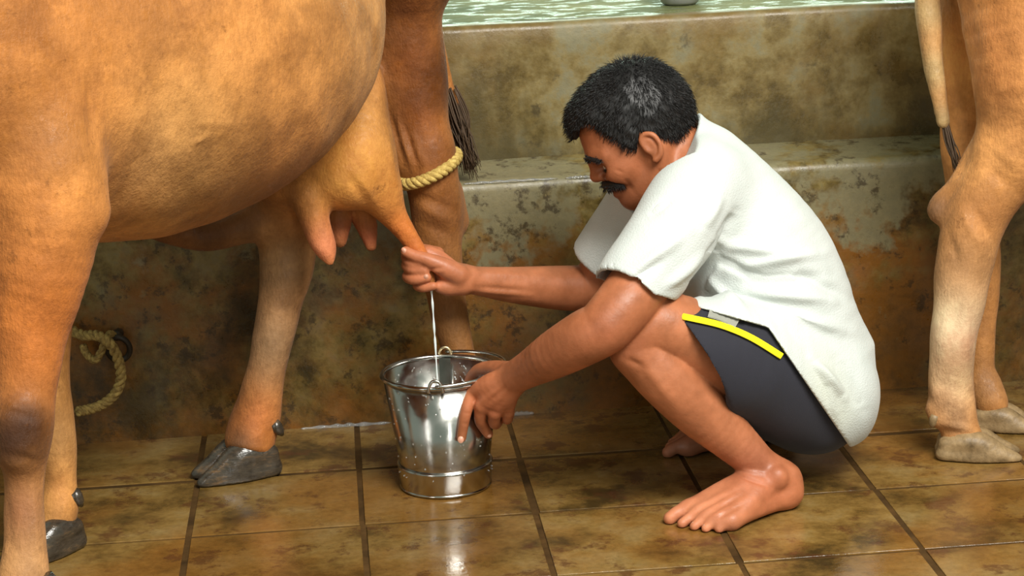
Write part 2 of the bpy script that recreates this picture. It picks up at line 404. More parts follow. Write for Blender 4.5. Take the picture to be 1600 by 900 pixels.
def skin_mat():
    M = Mat('brown_skin', .5, Specular_IOR_Level=.4, Subsurface_Weight=.08, Subsurface_Scale=.01)
    M.set('Subsurface Radius', (1.0, .35, .2)); a = M.attr(); n = M.noise(24, 5, .6); f = M.noise(260, 3, .6)
    c = M.mix(.5, a, M.ramp(n, [(.3, (.28, .27, .26)), (.7, (.70, .70, .70))]), 'OVERLAY')
    M.set('Base Color', c); M.set('Roughness', M.ramp(n, [(.35, .36), (.65, .58)]))
    M.bump(M.math('ADD', M.math('MULTIPLY', f, .25), M.math('MULTIPLY', M.noise(60, 4), .4)), .32, .004); return M.m
M_SKIN = skin_mat()
def cloth(name, col, weave=700, strength=.25, use_attr=False):
    M = Mat(name, .85, Specular_IOR_Level=.2, Sheen_Weight=.1)
    n = M.noise(14, 4); base = M.attr() if use_attr else lin(*col)
    M.set('Base Color', M.mix(.25, base, M.ramp(n, [(.3, (.36, .36, .36)), (.7, (.64, .64, .64))]), 'OVERLAY'))
    vo = M.node('ShaderNodeTexVoronoi'); vo.inputs['Scale'].default_value = weave; M.link(M.pos(), vo.inputs['Vector'])
    M.bump(vo.outputs['Distance'], strength, .002); return M.m
M_SHIRT = cloth('white_textured_cotton', (232, 236, 230), 330, .30, True)
M_SHORTS = cloth('charcoal_cotton', (46, 46, 54), 900, .15)
M_YELLOW = cloth('yellow_tape', (240, 226, 30), 900, .1)
M_GREYPATCH = cloth('grey_mesh_cloth', (150, 150, 140), 500, .3)
M_HAIR = plain('black_hair', (22, 20, 20), .5)
M_EYE = plain('eye_white', (196, 186, 172), .2); M_PUPIL = plain('dark_iris', (24, 16, 12), .15)
M_NAIL = plain('finger_nail', (206, 150, 124), .35); M_TNAIL = plain('toe_nail', (206, 156, 130), .35)
def steel_mat(name, r0, r1, tint=(.55, .54, .51)):
    M = Mat(name, .2, Metallic=1.0); n = M.noise(10, 4, .6, stretch=(1, 1, .3)); M.set('Base Color', M.ramp(n, [(.3, np.array(tint)*.8), (.7, tint)]))
    M.set('Roughness', M.ramp(M.noise(30, 4), [(.3, r0), (.7, r1)])); M.bump(M.noise(16, 3), .06, .01); return M.m
M_STEEL = steel_mat('bucket_steel', .12, .26); M_RUSTY = steel_mat('tarnished_ear', .35, .6, (.62, .50, .30)); M_POT = plain('dull_aluminium', (168, 170, 166), .35, Metallic=.35); M_IRON = plain('old_iron', (46, 38, 28), .5)
def milk_mat():
    M = Mat('milk', .2, Subsurface_Weight=.2); M.set('Base Color', M.ramp(M.noise(20), [(.3, (.86, .87, .84)), (.7, (.92, .92, .88))])); return M.m
M_MILK = milk_mat()
def rope_mat(name, a, b):
    M = Mat(name, .8); n = M.noise(120, 4, .7); M.set('Base Color', M.ramp(n, [(.3, lin(*a)), (.7, lin(*b))])); M.bump(M.noise(400, 3), .5, .003); return M.m
M_ROPE = rope_mat('yellow_fibre', (150, 118, 50), (216, 188, 108)); M_ROPE2 = rope_mat('old_coir_fibre', (104, 78, 36), (188, 158, 88))
def water_mat():
    M = Mat('water_drop', .03, Transmission_Weight=.85, IOR=1.33); M.set('Base Color', M.ramp(M.noise(50), [(.3, (.9, .92, .92)), (.7, (1, 1, 1))])); return M.m
M_DROP = water_mat()

def wl(rows):                       # (u, v, depth, radius) rows -> points, radii
    return [W(a, b, c) for a, b, c, r in rows], [r for *_, r in rows]
def hoof(parent, ankle, heading, length, mat, spread=.024, splay=.10, hz=1.0):
    """two claws of a cloven hoof standing on the floor under the pastern"""
    a = V3(ankle[0], ankle[1], 0); fw = V3(heading[0], heading[1], 0); fw /= np.linalg.norm(fw); sd = V3(-fw[1], fw[0], 0)
    s = length/.11
    for sg in (-1, 1):
        d = fw*math.cos(splay) + sg*sd*math.sin(splay); c = a + sg*sd*spread*s
        lo = c - V3(.12, .12, .02)*s; hi = c + V3(.16, .16, .13)*s
        Fh = Field(np.minimum(lo, c-.15*s), np.maximum(hi, c+.15*s), .003)
        up = V3(0, 0, 1)
        Fh.limb([c-.036*s*d+up*.048*s, c+.006*s*d+up*.052*s, c+.05*s*d+up*.024*s, c+.082*s*d+up*.008*s], [.021*s, .030*s, .021*s, .010*s], .01, flat=(sd, .82))
        Fh.limb([c-.040*s*d+up*.016*s, c+.02*s*d+up*.012*s, c+.07*s*d+up*.006*s], [.022*s, .028*s, .014*s], .016, flat=(sd, .85))
        pl = Fh.half(V3(0, 0, .0015), V3(0, 0, -1)); Fh.a = np.maximum(Fh.a, pl)
        vv, ff = Fh.mesh(); vv[:, 2] *= hz; mesh_obj('hoof', vv, ff, mat, parent)
def dewclaw(parent, p, d, s, mat):
    p = V3(*p); d = V3(*d); d /= np.linalg.norm(d)
    vv, ff = tube([p, p+d*.012*s, p+d*.024*s, p+d*.033*s], np.array([.011, .012, .009, .003])*s, 10); mesh_obj('dewclaw', vv, ff, mat, parent)

# ------------------------------------------------------------------ the cow being milked
cow = empty('cow', G(250, 860), label='tan cow with heavy udder being milked, standing at the left', category='cow')
AX = V3(-.67, -.74, 0); AX /= np.linalg.norm(AX); PERP = V3(-AX[1]*-1, 0, 0)
PERP = np.cross(V3(0, 0, 1), AX); PERP = -PERP if PERP[1] < 0 else PERP      # points to the far side
HC = V3(.0, 3.80, 0)
def K(s, t, z): return HC + AX*s + PERP*t + V3(0, 0, z)
Fc = Field((-1.75, 1.85, .0), (.55, 4.3, 1.42), .006)
UP = V3(0, 0, 1); BAS = [AX, PERP, UP]
Fc.ell(K(.44, 0, .866), (.52, .285, .31), BAS, .05)                 # barrel
Fc.ell(K(.82, 0, .92), (.30, .235, .31), BAS, .10)                 # chest / shoulders
Fc.ell(K(.08, 0.02, 1.06), (.24, .205, .19), BAS, .06)                # rump
Fc.limb([K(-.10, 0.02, 1.18), K(.3, 0, 1.19), K(.8, 0, 1.20)], [.07, .07, .08], .12)   # back line
Fc.limb([K(.95, 0, 1.02), K(1.25, 0, 1.08), K(1.5, .0, 1.16)], [.19, .135, .115], .08, flat=(PERP, .75))  # neck
Fc.limb([K(1.5, 0, 1.2), K(1.66, 0, 1.06), K(1.84, 0, .84)], [.105, .09, .062], .05, flat=(PERP, .85))   # head
for sg in (-1, 1): Fc.limb([K(1.47, sg*.07, 1.22), K(1.45, sg*.17, 1.2), K(1.44, sg*.25, 1.16)], [.03, .045, .012], .02, flat=(UP, .5))
# near foreleg
p, r = wl([(30, 0, 3.16, .13), (54, 150, 3.09, .100), (66, 270, 3.07, .092), (62, 390, 3.07, .078), (47, 500, 3.08, .060), (42, 600, 3.08, .047), (37, 675, 3.07, .041), (38, 750, 3.08, .030), (38, 840, 3.08, .030), (37, 905, 3.08, .037), (26, 960, 3.07, .033)])
Fc.limb(p, r, .022); NF_END = p[-1]
Fc.limb(*wl([(90, 285, 3.06, .062), (136, 334, 3.06, .026)]), k=.035)       # point of elbow
Fc.limb(*wl([(30, 655, 3.055, .036), (28, 700, 3.055, .030)]), k=.02)       # knee cap
# far foreleg
p, r = wl([(60, 330, 3.66, .10), (62, 480, 3.63, .060), (66, 590, 3.61, .046), (78, 650, 3.62, .040), (88, 710, 3.63, .032), (92, 750, 3.64, .031), (90, 788, 3.64, .036), (86, 818, 3.64, .034)])
Fc.limb(p, r, .04); FF_END = p[-1]
# near hind leg
p, r = wl([(640, -90, 3.90, .10), (636, 10, 3.93, .066), (642, 100, 3.96, .067), (654, 185, 3.98, .060), (668, 250, 3.98, .056), (680, 310, 4.0, .052), (684, 365, 4.02, .049), (690, 425, 4.03, .041), (702, 490, 4.04, .034), (718, 560, 4.05, .032), (727, 630, 4.05, .037), (718, 668, 4.03, .036)])
Fc.limb(p, r, .022); NH_END = p[-1]
Fc.limb(*wl([(700, 300, 4.04, .028), (708, 345, 4.06, .032)]), k=.03)       # point of hock
Fc.limb(*wl([(600, 20, 3.92, .02), (608, 160, 3.95, .018), (632, 255, 3.97, .014)]), k=.04)   # front edge of thigh
# far hind leg
p, r = wl([(560, 120, 4.06, .14), (490, 250, 4.0, .090), (452, 350, 3.97, .060), (448, 410, 3.96, .052), (438, 470, 3.96, .041), (422, 550, 3.96, .036), (408, 620, 3.98, .040), (399, 656, 3.99, .047), (390, 686, 3.99, .048)])
Fc.limb(p, r, .03); FH_END = p[-1]
Fc.limb([K(.02, 0, 1.07), K(-.16, -.02, 1.07), W(640, -90, 3.91)], [.18, .15, .11], .06)      # croup over both thighs
Fc.limb([K(-.10, .06, 1.05), K(-.19, .11, .90), K(-.21, .12, .74)], [.15, .13, .12], .05)
# udder and teats
Fc.limb(*wl([(566, 120, 3.88, .040), (560, 200, 3.86, .060), (548, 262, 3.85, .074), (500, 280, 3.85, .052), (440, 285, 3.86, .046)]), k=.010)
Fc.limb(*wl([(560, 230, 3.86, .06), (588, 290, 3.87, .046), (612, 330, 3.89, .027), (634, 362, 3.90, .019), (655, 396, 3.905, .0150), (668, 425, 3.905, .011), (674, 447, 3.905, .006)]), k=.02)
Fc.limb(*wl([(484, 310, 3.83, .036), (494, 350, 3.83, .027), (506, 385, 3.83, .022), (515, 408, 3.83, .010)]), k=.015)
Fc.limb(*wl([(525, 315, 3.93, .026), (530, 350, 3.93, .019), (532, 378, 3.93, .010)]), k=.012)
Fc.limb(*wl([(563, 320, 3.95, .024), (573, 352, 3.95, .018), (580, 385, 3.95, .009)]), k=.012)
# far belly fold in the dark
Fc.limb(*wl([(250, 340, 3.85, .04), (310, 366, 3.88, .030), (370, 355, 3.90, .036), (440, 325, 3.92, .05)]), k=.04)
# tail
p, r = wl([(668, -60, 4.10, .024), (676, 40, 4.13, .018), (694, 120, 4.15, .014), (708, 165, 4.16, .012)])
Fc.limb(p, r, .02); TAILP = p
cv, cfc = Fc.mesh(); del Fc
cn = vnormals(cv, cfc); cv = cv + cn*(.0022*wob(cv, 26, 11) + .0012*wob(cv, 70, 12))[:, None]
cv = creases(cv, cfc, [((606, 165), (636, 262), 5, -.006), ((618, 185), (646, 268), 5, .006), ((628, 185), (655, 266), 5, -.005), ((640, 200), (664, 268), 5, .004), ((166, 335), (196, 285), 5, -.004), ((172, 350), (205, 305), 5, .003),
    ((545, 272), (566, 312), 5, -.005), ((560, 268), (588, 322), 5, .004), ((600, 190), (622, 300), 5, .004), ((640, 300), (715, 330), 6, -.004), ((645, 318), (715, 352), 6, .004), ((650, 345), (715, 372), 6, -.003),
    ((300, 225), (326, 212), 3, .004), ((290, 190), (395, 196), 5, .002), ((140, 110), (148, 250), 9, -.006), ((-5, 640), (70, 655), 6, -.004), ((0, 710), (70, 722), 6, -.005), ((5, 740), (20, 880), 7, -.003), ((52, 740), (58, 880), 7, .003),
    ((585, 20), (582, 150), 6, -.008), ((340, 690), (425, 705), 5, .004), ((345, 700), (425, 716), 5, -.004), ((60, 420), (30, 600), 12, .003), ((625, 330), (652, 385), 5, .002)])
cols = np.tile(lin(160, 98, 44), (len(cv), 1)); u, vv_, dz = pix(cv)
t = np.clip(.5+.5*wob(cv, 7, 21), 0, 1)[:, None]; cols = cols*(1-t*.55) + lin(188, 140, 80)*t*.6
B = lambda u, v, d, r, c, s: (W(u, v, d), r, c, s)
cols = blobs(cv, cols, [B(310, 385, 3.85, .08, (84, 54, 28), .9), B(390, 365, 3.84, .08, (84, 54, 28), .9), B(250, 365, 3.80, .08, (96, 62, 32), .8),  # under-belly shade painted as dark brown into the far fold
    B(60, 480, 3.05, .14, (184, 104, 44), .75), B(40, 560, 3.05, .10, (180, 104, 46), .6), B(15, 690, 3.02, .06, (66, 38, 18), 1.0), B(50, 665, 3.02, .045, (70, 42, 24), .9),
    B(60, 820, 3.05, .06, (190, 146, 100), .7), B(50, 900, 3.05, .05, (192, 148, 104), .6), B(30, 800, 3.05, .05, (136, 82, 52), .7),
    B(300, 300, 3.3, .13, (168, 128, 74), .6), B(440, 240, 3.6, .12, (112, 72, 32), .85), B(360, 310, 3.45, .08, (128, 88, 46), .7), B(250, 180, 3.2, .10, (196, 148, 88), .5), B(200, 240, 3.2, .07, (172, 130, 84), .5),
    B(640, 0, 3.87, .11, (112, 62, 24), .95), B(645, 90, 3.9, .10, (106, 58, 22), .95), B(655, 180, 3.92, .09, (120, 66, 26), .95), B(690, 120, 3.95, .08, (92, 50, 20), .8), B(675, 250, 3.95, .06, (124, 70, 30), .9), B(690, 330, 3.96, .08, (128, 80, 40), .9), B(700, 420, 3.98, .07, (116, 76, 40), .8), B(712, 520, 4.0, .08, (130, 92, 54), .8),
    *[B(a, b, 3.46+(a-300)*.0011, q, (74, 46, 22), .6) for a, b, q in ((432, 205, .010), (440, 225, .016), (428, 245, .014), (412, 268, .016), (400, 290, .012), (350, 280, .008), (320, 300, .008), (300, 312, .006), (420, 180, .008), (352, 158, .006), (270, 290, .006), (385, 300, .008))], B(540, 240, 3.79, .08, (214, 150, 70), .9), B(600, 300, 3.84, .06, (214, 140, 66), .7), B(630, 360, 3.88, .045, (206, 116, 52), .8), B(655, 395, 3.9, .03, (204, 112, 56), .8),
    B(505, 385, 3.83, .032, (226, 132, 96), 1.0), B(498, 350, 3.83, .024, (214, 128, 86), .8), B(531, 360, 3.93, .028, (206, 116, 84), .9), B(576, 370, 3.95, .028, (210, 120, 88), .9),
    B(440, 420, 3.92, .09, (132, 102, 66), .9), B(425, 540, 3.92, .10, (138, 108, 76), .9), B(400, 660, 3.92, .045, (188, 112, 62), .9), B(365, 692, 3.93, .035, (50, 44, 38), .9),
    B(95, 690, 3.57, .06, (196, 150, 96), .6), B(95, 770, 3.57, .04, (196, 124, 62), .7), B(90, 815, 3.57, .03, (150, 110, 80), .7)])
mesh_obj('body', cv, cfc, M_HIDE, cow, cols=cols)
def face(parent, k, s0, z0):
    for sg in (-1, 1):
        vv, ff = lathe([(.02*math.sin(a), .02*math.cos(a)) for a in np.linspace(.01, 3.13, 9)], 14, k(s0+.12, sg*.072, z0-.08)); mesh_obj('eye', vv, ff, M_PUPIL, parent)
        vv, ff = tube(spline([k(s0-.03, sg*.045, z0+.06), k(s0-.02, sg*.10, z0+.13), k(s0+.04, sg*.12, z0+.20)], 6), np.linspace(.024, .005, 13), 12); mesh_obj('horn', vv, ff, M_HOOF, parent)
face(cow, K, 1.5, 1.2)
for e, hd, L in ((NF_END, (-.75, -.66), .12), (FF_END, (-.72, -.70), .105), (NH_END, (-.9, -.3), .115), (FH_END, (-.95, -.25), .118)): hoof(cow, e + V3(*hd, 0)*.012, hd, L, M_HOOF, .021, .05, .86)
dewclaw(cow, W(114, 768, 3.63), (.4, .2, -1), 1.0, M_HOOF); dewclaw(cow, W(96, 772, 3.67), (.2, .5, -1), .9, M_HOOF)
dewclaw(cow, W(427, 660, 3.97), (.5, .2, -.9), 1.0, M_HOOF); dewclaw(cow, W(420, 664, 4.0), (.5, .5, -.9), .9, M_HOOF)
dewclaw(cow, W(72, 900, 3.06), (.5, .2, -1), 1.0, M_HOOF); dewclaw(cow, W(745, 645, 4.05), (.5, .3, -1), .9, M_HOOF)
def tuft(parent, pts, w, seed, n=70):
    r = np.random.default_rng(seed); V = []; Fq = []
    for q in range(n):
        o = r.normal(size=3)*w*.35; e = r.normal(size=3)*w*.6
        L = [pts[0]+o*.6, pts[1]+o, pts[2]+o*.7+e*.4, pts[3]+e*.6+V3(0, 0, -.02)*r.random()]; L = spline(L, 3)
        a, b = tube(L, np.linspace(.0022, .0006, len(L)), 4); k = len(V); V += a; Fq += [tuple(x+k for x in z) for z in b]
    mesh_obj('tail_tuft', V, Fq, M_TUFT, parent)
tuft(cow, [W(700, 140, 4.155), W(713, 185, 4.165), W(724, 220, 4.17), W(734, 252, 4.175)], .026, 3, 170)

# ------------------------------------------------------------------ the second cow at the right
cowb = empty('cow', G(1530, 700), label='pale-legged tan cow at the right edge, seen only by its hind legs', category='cow')
Fb = Field((.98, 2.55, 0), (2.75, 4.25, 1.42), .006)
AXB = V3(.90, -.42, 0); AXB /= np.linalg.norm(AXB); PB = np.cross(UP, AXB); BB = [AXB, PB, UP]
HB = V3(1.26, 3.76, 0)
def KB(s, t, z): return HB + AXB*s + PB*t + V3(0, 0, z)
Fb.ell(KB(.55, 0, .84), (.52, .27, .31), BB, .06); Fb.ell(KB(.95, 0, .92), (.28, .22, .29), BB, .1); Fb.ell(KB(.10, .02, 1.02), (.27, .20, .24), BB, .1)
Fb.limb([KB(1.1, 0, 1.0), KB(1.35, 0, 1.06), KB(1.5, 0, 1.12)], [.18, .13, .115], .08)
Fb.limb([KB(1.5, 0, 1.15), KB(1.62, 0, 1.02), KB(1.72, 0, .9)], [.105, .09, .07], .05)
for t, ds in ((-.12, .92), (.12, .98)): Fb.limb([KB(ds, t, .8), KB(ds-.03, t, .58), KB(ds, t, .36), KB(ds, t, .2), KB(ds+.02, t, .09)], [.11, .07, .04, .03, .035], .05)
p, r = wl([(1640, -60, 3.84, .17), (1625, 90, 3.82, .125), (1602, 190, 3.84, .088), (1562, 272, 3.86, .066), (1527, 342, 3.87, .056), (1508, 410, 3.88, .054), (1497, 480, 3.89, .046), (1488, 555, 3.90, .041), (1486, 625, 3.93, .043), (1496, 664, 3.935, .035), (1506, 692, 3.935, .036)])
Fb.limb(p, r, .04); BN_END = p[-1]
Fb.limb(*wl([(1500, 290, 3.88, .018), (1480, 318, 3.89, .026), (1472, 328, 3.89, .024)]), k=.02)        # hock point
Fb.limb(*wl([(1560, 190, 3.86, .03), (1518, 250, 3.88, .018), (1490, 300, 3.89, .015)]), k=.012)          # hamstring
Fb.limb(*wl([(1456, 640, 3.92, .014), (1464, 655, 3.92, .014)]), k=.02)
p, r = wl([(1575, -40, 3.99, .14), (1535, 70, 4.02, .080), (1520, 160, 4.04, .062), (1512, 240, 4.05, .05), (1520, 330, 4.07, .046), (1535, 420, 4.08, .036), (1536, 500, 4.09, .025), (1533, 570, 4.10, .026), (1540, 605, 4.10, .034), (1550, 628, 4.09, .032)])
Fb.limb(p, r, .012); BF_END = p[-1]
Fb.limb(*wl([(1452, -70, 3.90, .022), (1450, 20, 3.90, .021), (1460, 110, 3.90, .017), (1474, 190, 3.90, .012)]), k=.02)
bv, bf = Fb.mesh(); del Fb
bn = vnormals(bv, bf); bv = bv + bn*(.002*wob(bv, 30, 14) + .0015*wob(bv, 90, 15))[:, None]
bv = creases(bv, bf, [((1470, 345), (1500, 300), 5, .003), ((1500, 330), (1540, 395), 7, .005), ((1520, 320), (1555, 385), 7, -.005), ((1480, 360), (1500, 420), 6, -.004), ((1540, 260), (1590, 300), 8, -.004), ((1548, 230), (1600, 262), 6, .003), ((1465, 660), (1528, 672), 4, .005), ((1465, 672), (1530, 684), 4, -.005), ((1470, 684), (1532, 692), 4, .004),
    ((1530, 60), (1600, 40), 6, .0025), ((1535, 110), (1600, 84), 6, -.0025), ((1540, 150), (1600, 130), 6, .0025), ((1500, 440), (1478, 600), 7, -.003), ((1515, 450), (1505, 610), 6, .003), ((1455, 600), (1470, 640), 8, .004)])
cols = np.tile(lin(176, 116, 60), (len(bv), 1)); t = np.clip(.5+.5*wob(bv, 8, 23), 0, 1)[:, None]; cols = cols*(1-t*.5)+lin(188, 138, 84)*t*.5
cols = blobs(bv, cols, [B(1495, 520, 3.85, .09, (222, 196, 160), .9), B(1490, 600, 3.86, .06, (216, 180, 140), .8), B(1515, 400, 3.84, .07, (136, 98, 62), .75), B(1535, 330, 3.82, .06, (168, 112, 64), .6), B(1462, 325, 3.87, .03, (120, 88, 62), .8),
    B(1470, 625, 3.88, .03, (150, 106, 70), .6), B(1500, 670, 3.86, .035, (150, 138, 122), .8), B(1570, 80, 3.8, .12, (206, 132, 74), .6), B(1500, 90, 3.97, .09, (226, 156, 84), .9),
    B(1450, 20, 3.89, .05, (176, 150, 104), .95), B(1460, 110, 3.89, .05, (176, 150, 104), .95), B(1474, 190, 3.89, .04, (168, 142, 98), .95), B(1545, 605, 4.08, .04, (128, 92, 60), .7)])
mesh_obj('body', bv, bf, M_HIDE, cowb, cols=cols); face(cowb, KB, 1.48, 1.14)
for e, hd, L in ((BN_END, (.96, -.22), .112), (BF_END, (.9, -.35), .10), (KB(1.0, -.12, .08), (.9, -.42), .105), (KB(1.0, .12, .08), (.9, -.42), .105)): hoof(cowb, e + V3(*hd, 0)*.010, hd, L, M_HOOFB, .017, .06, .66)
dewclaw(cowb, W(1462, 648, 3.91), (-.3, .1, -1), .8, M_HOOFB)
tuft(cowb, [W(1476, 190, 3.90), W(1482, 215, 3.90), W(1488, 235, 3.90), W(1494, 252, 3.90)], .010, 5, 45)

# ------------------------------------------------------------------ the man squatting
man = empty('person', G(1150, 790), label='barefoot man in white shirt and dark shorts squatting to milk the cow', category='person')
FW = -.857*cr + .515*cd + .10*cf; FW /= np.linalg.norm(FW); UH = -.515*cr - .857*cd - .06*cf; UH -= FW*(UH@FW); UH /= np.linalg.norm(UH); LH = np.cross(UH, FW)
HCN = W(988, 187, 3.79)
def H(a, b, c): return HCN + FW*a + LH*b + UH*c
HB3 = [FW, LH, UH]
lo = V3(.0, 3.15, -.01); hi = V3(1.02, 4.12, 1.06)
Fm = Field(lo, hi, .0026)
# torso under the clothes, neck
TOR = [(1098, 285, 3.82, .085), (1138, 350, 3.83, .105), (1192, 440, 3.84, .118), (1240, 545, 3.85, .110), (1262, 605, 3.86, .105)]
p, r = wl(TOR); Fm.limb(p, r, .03, flat=(cf, 1.25))
Fm.limb(*wl([(1030, 205, 3.80, .056), (1062, 250, 3.81, .057), (1100, 300, 3.82, .068)]), k=.03)
# head
Fm.ell(H(0, 0, 0), (.100, .076, .093), HB3, .02)
Fm.ell(H(.045, 0, -.055), (.052, .056, .072), HB3, .035)
for sg in (-1, 1):
    Fm.limb([H(-.010, sg*.056, -.068), H(.004, sg*.050, -.098), H(.045, sg*.028, -.118), H(.070, 0, -.120)], [.018, .017, .017, .018], .025)
    Fm.ell(H(.062, sg*.036, -.062), (.028, .022, .024), HB3, .02)
    Fm.limb([H(.088, sg*.006, -.024), H(.088, sg*.028, -.022), H(.072, sg*.048, -.030)], [.012, .012, .010], .018)
    Fm.ell(H(.094, sg*.033, -.046), (.017, .015, .011), HB3, .012, op='sub')
    Fm.ell(H(.074, sg*.032, -.046), (.0135, .014, .0125), HB3, .004)
    Fm.ell(H(.098, sg*.012, -.058), (.010, .008, .008), HB3, .008)
    # ear: plate, rim, hollow
    ear = lambda a, c: H(-.004+a, sg*(.076+.004-a*.25), -.054+c)
    Fm.ell(H(-.005, sg*.076, -.055), (.014, .007, .025), [FW*.95-UH*.25, LH, UH*.95+FW*.25], .008)
    Fm.limb([ear(.009, -.004), ear(.010, .014), ear(.0, .023), ear(-.014, .014), ear(-.016, -.006), ear(-.007, -.022), ear(.004, -.026)], [.0035, .004, .0045, .0048, .0045, .0055, .0065], .004)
    Fm.ell(H(-.002, sg*.086, -.054), (.007, .006, .013), HB3, .004, op='sub')
Fm.limb([H(.092, 0, -.022), H(.101, 0, -.040), H(.109, 0, -.053)], [.0075, .0085, .0105], .014)
for sg in (-1, 1): Fm.limb([H(.094, sg*.020, -.062), H(.086, sg*.034, -.078), H(.074, sg*.042, -.098)], [.003, .0036, .003], .009, op='sub')
Fm.ell(H(.090, 0, -.084), (.013, .024, .008), HB3, .008); Fm.ell(H(.086, 0, -.100), (.013, .021, .008), HB3, .008)
Fm.limb([H(.098, -.022, -.092), H(.102, 0, -.092), H(.098, .022, -.092)], [.003]*3, .004, op='sub')
# legs: hip - knee - ankle
p, r = wl([(1278, 628, 3.79, .085), (1160, 570, 3.70, .080), (1060, 520, 3.64, .066), (1022, 507, 3.62, .058), (1003, 512, 3.615, .054), (998, 540, 3.62, .050), (1040, 588, 3.63, .052), (1092, 638, 3.655, .050), (1140, 682, 3.675, .041), (1178, 718, 3.69, .034), (1200, 742, 3.70, .033)])
Fm.limb(p, r, .02); Fm.limb(*wl([(982, 522, 3.60, .030), (984, 548, 3.60, .022)]), k=.035)
p, r = wl([(1278, 620, 3.93, .085), (1150, 560, 3.96, .078), (1040, 515, 3.98, .060), (1015, 512, 3.985, .053), (1010, 545, 3.99, .050), (1060, 610, 4.0, .050), (1110, 660, 4.02, .040), (1145, 690, 4.03, .033)])
Fm.limb(p, r, .02)
# feet
def foot(tips, heel, ankle, rad, nailmat):
    tips = [V3(*t) for t in tips]; heel = V3(*heel); up = V3(0, 0, 1)
    fwd = (tips[1]-heel); fwd[2] = 0; fwd /= np.linalg.norm(fwd)
    lens = [.040, .036, .032, .028, .025]; rr = [.0125, .0095, .0090, .0086, .0085]
    mtp = []
    for t, L, q in zip(tips, lens, rr):
        b = t - fwd*L; b[2] = .017; mtp.append(b)
        Fm.limb([b, t-fwd*(L*.45)+up*(q+.006-t[2]), t+up*(q*.75-t[2])], [q*1.05, q*.95, q*.92], .0045)
    for b, q in zip(mtp, (.019, .016, .0155, .0150, .0145)):
        mid = b*.45 + (heel*.35 + ankle*.20); mid[2] = .045 if q < .0155 else .055
        Fm.limb([b, mid, ankle-up*.012], [q, .020, .024], .012)
        Fm.limb([b, (b+heel)/2, heel], [q*.85, .016, .018], .012)
    Fm.limb([heel+up*.006, heel+up*.03, ankle], [.027, .027, .031], .02)
    for t, q in zip(tips, rr):
        c = t + fwd*(q*.30) + up*(q*1.35-t[2])
        e1 = fwd*.75-up*.66; e2 = np.cross(e1, up); e2 /= np.linalg.norm(e2); e3 = np.cross(e2, e1); e3 = e3 if e3[2] > 0 else -e3
        NAILS.append((c, e1, e2, e3, q*.62, q*.6, nailmat, 'toenail'))
NAILS = []
ANK = W(1203, 742, 3.70)
foot([G(1047, 818), G(1066, 824), G(1085, 828), G(1103, 831), G(1124, 832)], (.762, 3.452, .027), ANK, 1, M_TNAIL)
Fm.ell(W(1216, 746, 3.665), (.016, .014, .018), None, .014)      # ankle bone
foot([G(1044, 714)+V3(0, 0, 0), G(1046, 704), G(1050, 697), G(1057, 691), G(1066, 686)], (.835, 3.83, .027), W(1146, 694, 4.03), 1, M_TNAIL)
# arms
Fm.limb(*wl([(1085, 310, 3.69, .060), (1030, 400, 3.63, .054), (985, 465, 3.58, .052), (955, 500, 3.565, .049), (940, 514, 3.565, .047), (915, 527, 3.58, .047), (870, 552, 3.63, .042), (830, 575, 3.69, .033), (803, 590, 3.73, .029)]), k=.004)
Fm.limb(*wl([(1010, 305, 3.95, .058), (965, 385, 4.0, .050), (928, 446, 4.04, .046), (900, 450, 4.03, .044), (860, 449, 4.01, .041), (800, 445, 3.97, .034), (755, 440, 3.94, .028), (728, 436, 3.925, .025)]), k=.004)
# near hand on the bucket
hn = [(738, 612, 3.775), (753, 634, 3.765), (773, 645, 3.765), (793, 643, 3.775)]
for (a, b, c), q in zip(hn, (.0125, .0125, .012, .011)):
    Fm.limb([W(808, 588, 3.735), W((a+808)/2-4, (b+588)/2-2, 3.745), W(a, b, c)], [.021, .0185, q], .010)
Fm.limb(*wl([(738, 612, 3.775, .0125), (729, 640, 3.772, .0108), (724, 664, 3.778, .0098), (721, 684, 3.785, .0088)]), k=.004)
Fm.limb(*wl([(753, 634, 3.765, .0125), (750, 655, 3.785, .0108), (756, 668, 3.805, .0098), (763, 678, 3.815, .0088)]), k=.004)
Fm.limb(*wl([(773, 645, 3.765, .012), (772, 660, 3.785, .0105), (776, 662, 3.81, .0095), (782, 652, 3.82, .0085)]), k=.004)
Fm.limb(*wl([(793, 643, 3.775, .011), (792, 654, 3.79, .0098), (794, 654, 3.81, .009), (798, 644, 3.82, .008)]), k=.004)
Fm.limb(*wl([(795, 580, 3.75, .018), (772, 576, 3.785, .015), (750, 578, 3.82, .0125), (737, 590, 3.845, .011), (732, 604, 3.85, .0095)]), k=.010)
NAILS.append((W(720, 687, 3.775), cd, cr, -cf, .0065, .0055, M_NAIL, 'fingernail')); NAILS.append((W(763, 679, 3.8075), cd*.9+cr*.3, cr, -cf, .006, .005, M_NAIL, 'fingernail'))
